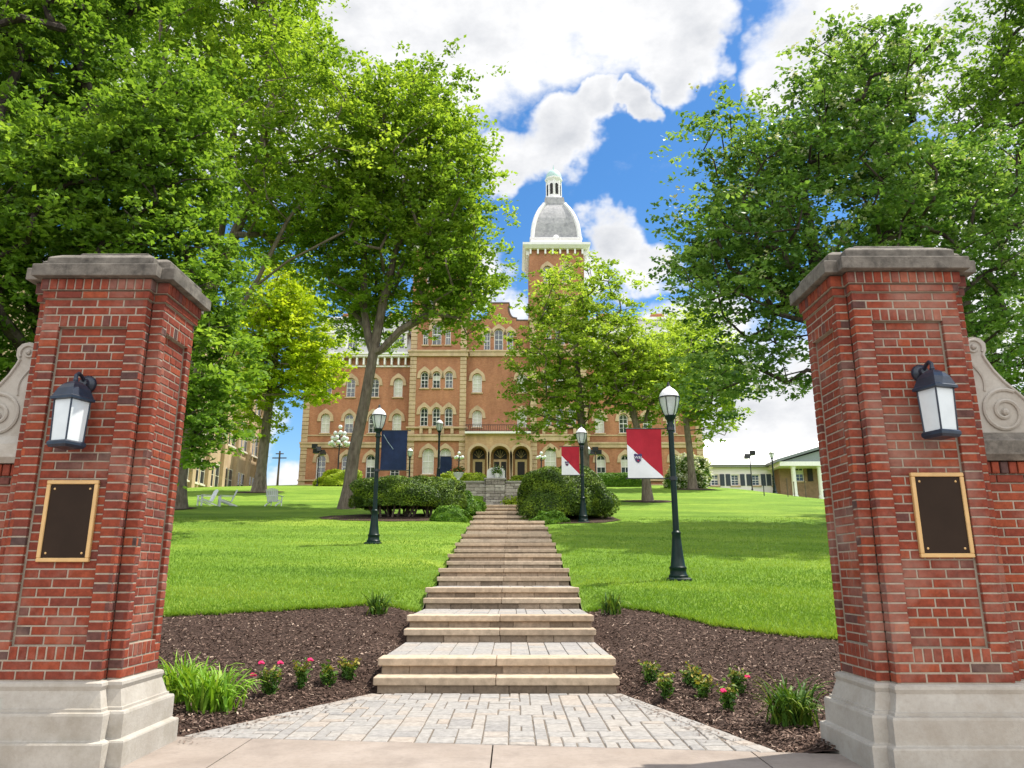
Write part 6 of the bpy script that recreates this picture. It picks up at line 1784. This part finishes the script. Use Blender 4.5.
for u, lab in ((458.5, 'short lamp with white globes by the left of the entrance arches'), (541.5, 'short lamp with white globes by the right of the entrance arches')):
    x = at(u, 485, 70).x; make_globe_lamp(lab, (x, 70, gz(x, 70)), 2.9, ((3.15, 0, 1), (2.75, 0.36, 4)), 0.16)

# ------------------------------------------------------------------ white lawn chairs
def make_chair(label, loc, rz):
    """wooden lawn armchair; faces local -y"""
    t = thing('lawn_chair', label, 'chair', loc, rz, 'white chairs on the left lawn'); t.scale = (0.88, 0.88, 0.88)
    s = MB()
    for k in range(6):
        y = -0.32 + k * 0.105; z = 0.40 - k * 0.028
        s.cbox(-0.28, 0.28, y, y + 0.09, z - 0.02, z, 0.004)
    s.build('seat', M['chair_white'], t)
    b = MB()
    for k in range(6):
        x = -0.27 + k * 0.108; h = 0.66 + 0.10 * math.sin(math.pi * (k + .5) / 6)
        b.loft([[(x - 0.046, 0.27, 0.24), (x + 0.046, 0.27, 0.24), (x + 0.046, 0.295, 0.24), (x - 0.046, 0.295, 0.24)], [(x * 1.15 - 0.048, 0.55, 0.24 + h), (x * 1.15 + 0.048, 0.55, 0.24 + h), (x * 1.15 + 0.048, 0.575, 0.24 + h), (x * 1.15 - 0.048, 0.575, 0.24 + h)]])
    b.box(-0.32, 0.32, 0.40, 0.43, 0.54, 0.61); b.build('backrest', M['chair_white'], t)
    for sx in (-1, 1):
        a = MB(); a.cbox(min(sx * 0.28, sx * 0.43), max(sx * 0.28, sx * 0.43), -0.42, 0.42, 0.58, 0.605, 0.006); a.build('armrest', M['chair_white'], t)
        l = MB(); l.cbox(min(sx * 0.29, sx * 0.33), max(sx * 0.29, sx * 0.33), -0.40, -0.31, -0.05, 0.58, 0.005); l.build('leg', M['chair_white'], t)
        l = MB(); l.loft([[(sx * 0.31 - .02, -0.38, 0.30), (sx * 0.31 + .02, -0.38, 0.30), (sx * 0.31 + .02, -0.38, 0.40), (sx * 0.31 - .02, -0.38, 0.40)], [(sx * 0.31 - .02, 0.66, -0.05), (sx * 0.31 + .02, 0.66, -0.05), (sx * 0.31 + .02, 0.60, 0.04), (sx * 0.31 - .02, 0.60, 0.04)]]); l.build('leg', M['chair_white'], t)
    return t
for lab, u, D, rz in (('white lawn chair seen from behind, standing apart from the other two', 274.5, 39.0, R(178)),
                      ('white wooden lawn chair in the middle, turned sideways to the left', 226, 39.0, R(-62)),
                      ('white wooden lawn chair closest to the thick tree trunk', 206, 39.5, R(-48))):
    x = at(u, 500, D).x; make_chair(lab, (x, D, gz(x, D) + LAWN_UP), rz)

# white urn of flowers by the stone wall
ux = at(457, 482, 40.8).x; uz = 6.0
ur = thing('flower_urn', 'white urn planted with brownish flowers at the left end of the stone wall', 'planter', (ux, 41.7, wtop + 0.1))
u_ = MB(); u_.lathe([(0.14, 0.001), (0.15, 0.05), (0.07, 0.10), (0.08, 0.16), (0.2, 0.26), (0.27, 0.42), (0.30, 0.44), (0.30, 0.48), (0.25, 0.48)], (0, 0, 0), 16); u_.build('bowl', M['white'], ur, smooth=True)
rg = np.random.default_rng(4); C = rg.normal(size=(500, 3)) * np.array([0.16, 0.16, 0.10]) + np.array([0, 0, 0.62]); V, F, T = leaf_quads(C, 0.11, rg, rg.random(500))
np_mesh('plants', V, F, T, [M['lf_rose'], M['terracotta']], ur, mi=(rg.random(500) < 0.25).astype(int))
fu = thing('flower_basket', 'green and white flowers in front of the white stone tablet', 'flowers', (-0.66, 41.36, wtop + 0.24))
C = rg.normal(size=(420, 3)) * np.array([0.15, 0.07, 0.13]) + np.array([0, 0, 0.40]); V, F, T = leaf_quads(C, 0.10, rg, rg.random(420))
np_mesh('plants', V, F, T, [M['lf_box'], M['blossom']], fu, mi=(rg.random(420) < 0.2).astype(int))
b_ = MB(); b_.lathe([(0.10, 0.001), (0.16, 0.22), (0.17, 0.24), (0.13, 0.24)], (0, 0, 0), 12); b_.build('pot', M['white'], fu, smooth=True)

# stakes and young saplings on the right lawn
for lab, u, v, D, h in (('thick short stake on the right lawn before the cream annex', 765, 505, 50, 1.1), ('leftmost of the three thin stakes on the lawn by the portico', 789, 507, 50, 1.2), ('middle one of the three thin stakes on the lawn by the portico', 795.5, 504, 52, 1.0), ('rightmost of the three thin stakes on the lawn by the portico', 807, 506, 50, 1.1)):
    x = at(u, v, D).x; z = gz(x, D); t = thing('lawn_stake', lab, 'stake', (x, D, z), 0, 'stakes on the right lawn')
    s = MB(); s.lathe([(0.035, -0.1), (0.03, h), (0.05, h), (0.05, h + 0.05), (0.01, h + 0.06)], (0, 0, 0), 6); s.build('post', M['twig'] if 'thin' in lab else M['black_iron'], t)
# utility pole far left
x = at(277, 490, 95).x
up = thing('utility_pole', 'distant wooden utility pole between the lime green tree and the hall', 'pole', (x, 95, gz(x, 95)))
s = MB(); s.lathe([(0.16, -0.5), (0.11, 4.9)], (0, 0, 0), 8); s.build('pole', M['bark'], up)
s = MB(); s.box(-0.9, 0.9, -0.06, 0.06, 3.95, 4.08); s.box(-0.5, 0.5, -0.06, 0.06, 4.5, 4.62); s.build('crossarm', M['bark'], up)
# bare mulch rings on the lawn
def ring_bed(name, c, rx, ry):
    n = 40; V = [(c[0], c[1], gz(c[0], c[1]) + LAWN_UP + 0.05)]
    rr = random.Random(int(c[1] * 10))
    for k in range(n):
        a = 2 * math.pi * k / n; q = 1 + rr.uniform(-.06, .06); x, y = c[0] + rx * q * math.cos(a), c[1] + ry * q * math.sin(a)
        V.append((x, y, gz(x, y) + LAWN_UP + 0.02))
    mb = MB(); mb.add(V, [(0, 1 + k, 1 + (k + 1) % n) for k in range(n)]); tag(mb.build(name, M['soil']), kind='structure')
ring_bed('tree_bed', (at(400, 520, 31.8).x, 31.6), 3.3, 1.9)
ring_bed('tree_bed', (at(566, 520, 31).x, 30.9), 2.2, 2.2)
ring_bed('tree_bed', (7.95, 43.3), 1.5, 1.3)
ring_bed('tree_bed', (-16.4, 37.0), 1.1, 1.1)
ring_bed('tree_bed', (14.6, 60), 1.8, 1.5)
ring_bed('tree_bed', (-18.3, 55), 1.8, 1.6)
ring_bed('tree_bed', (28, 52), 2.2, 1.2)
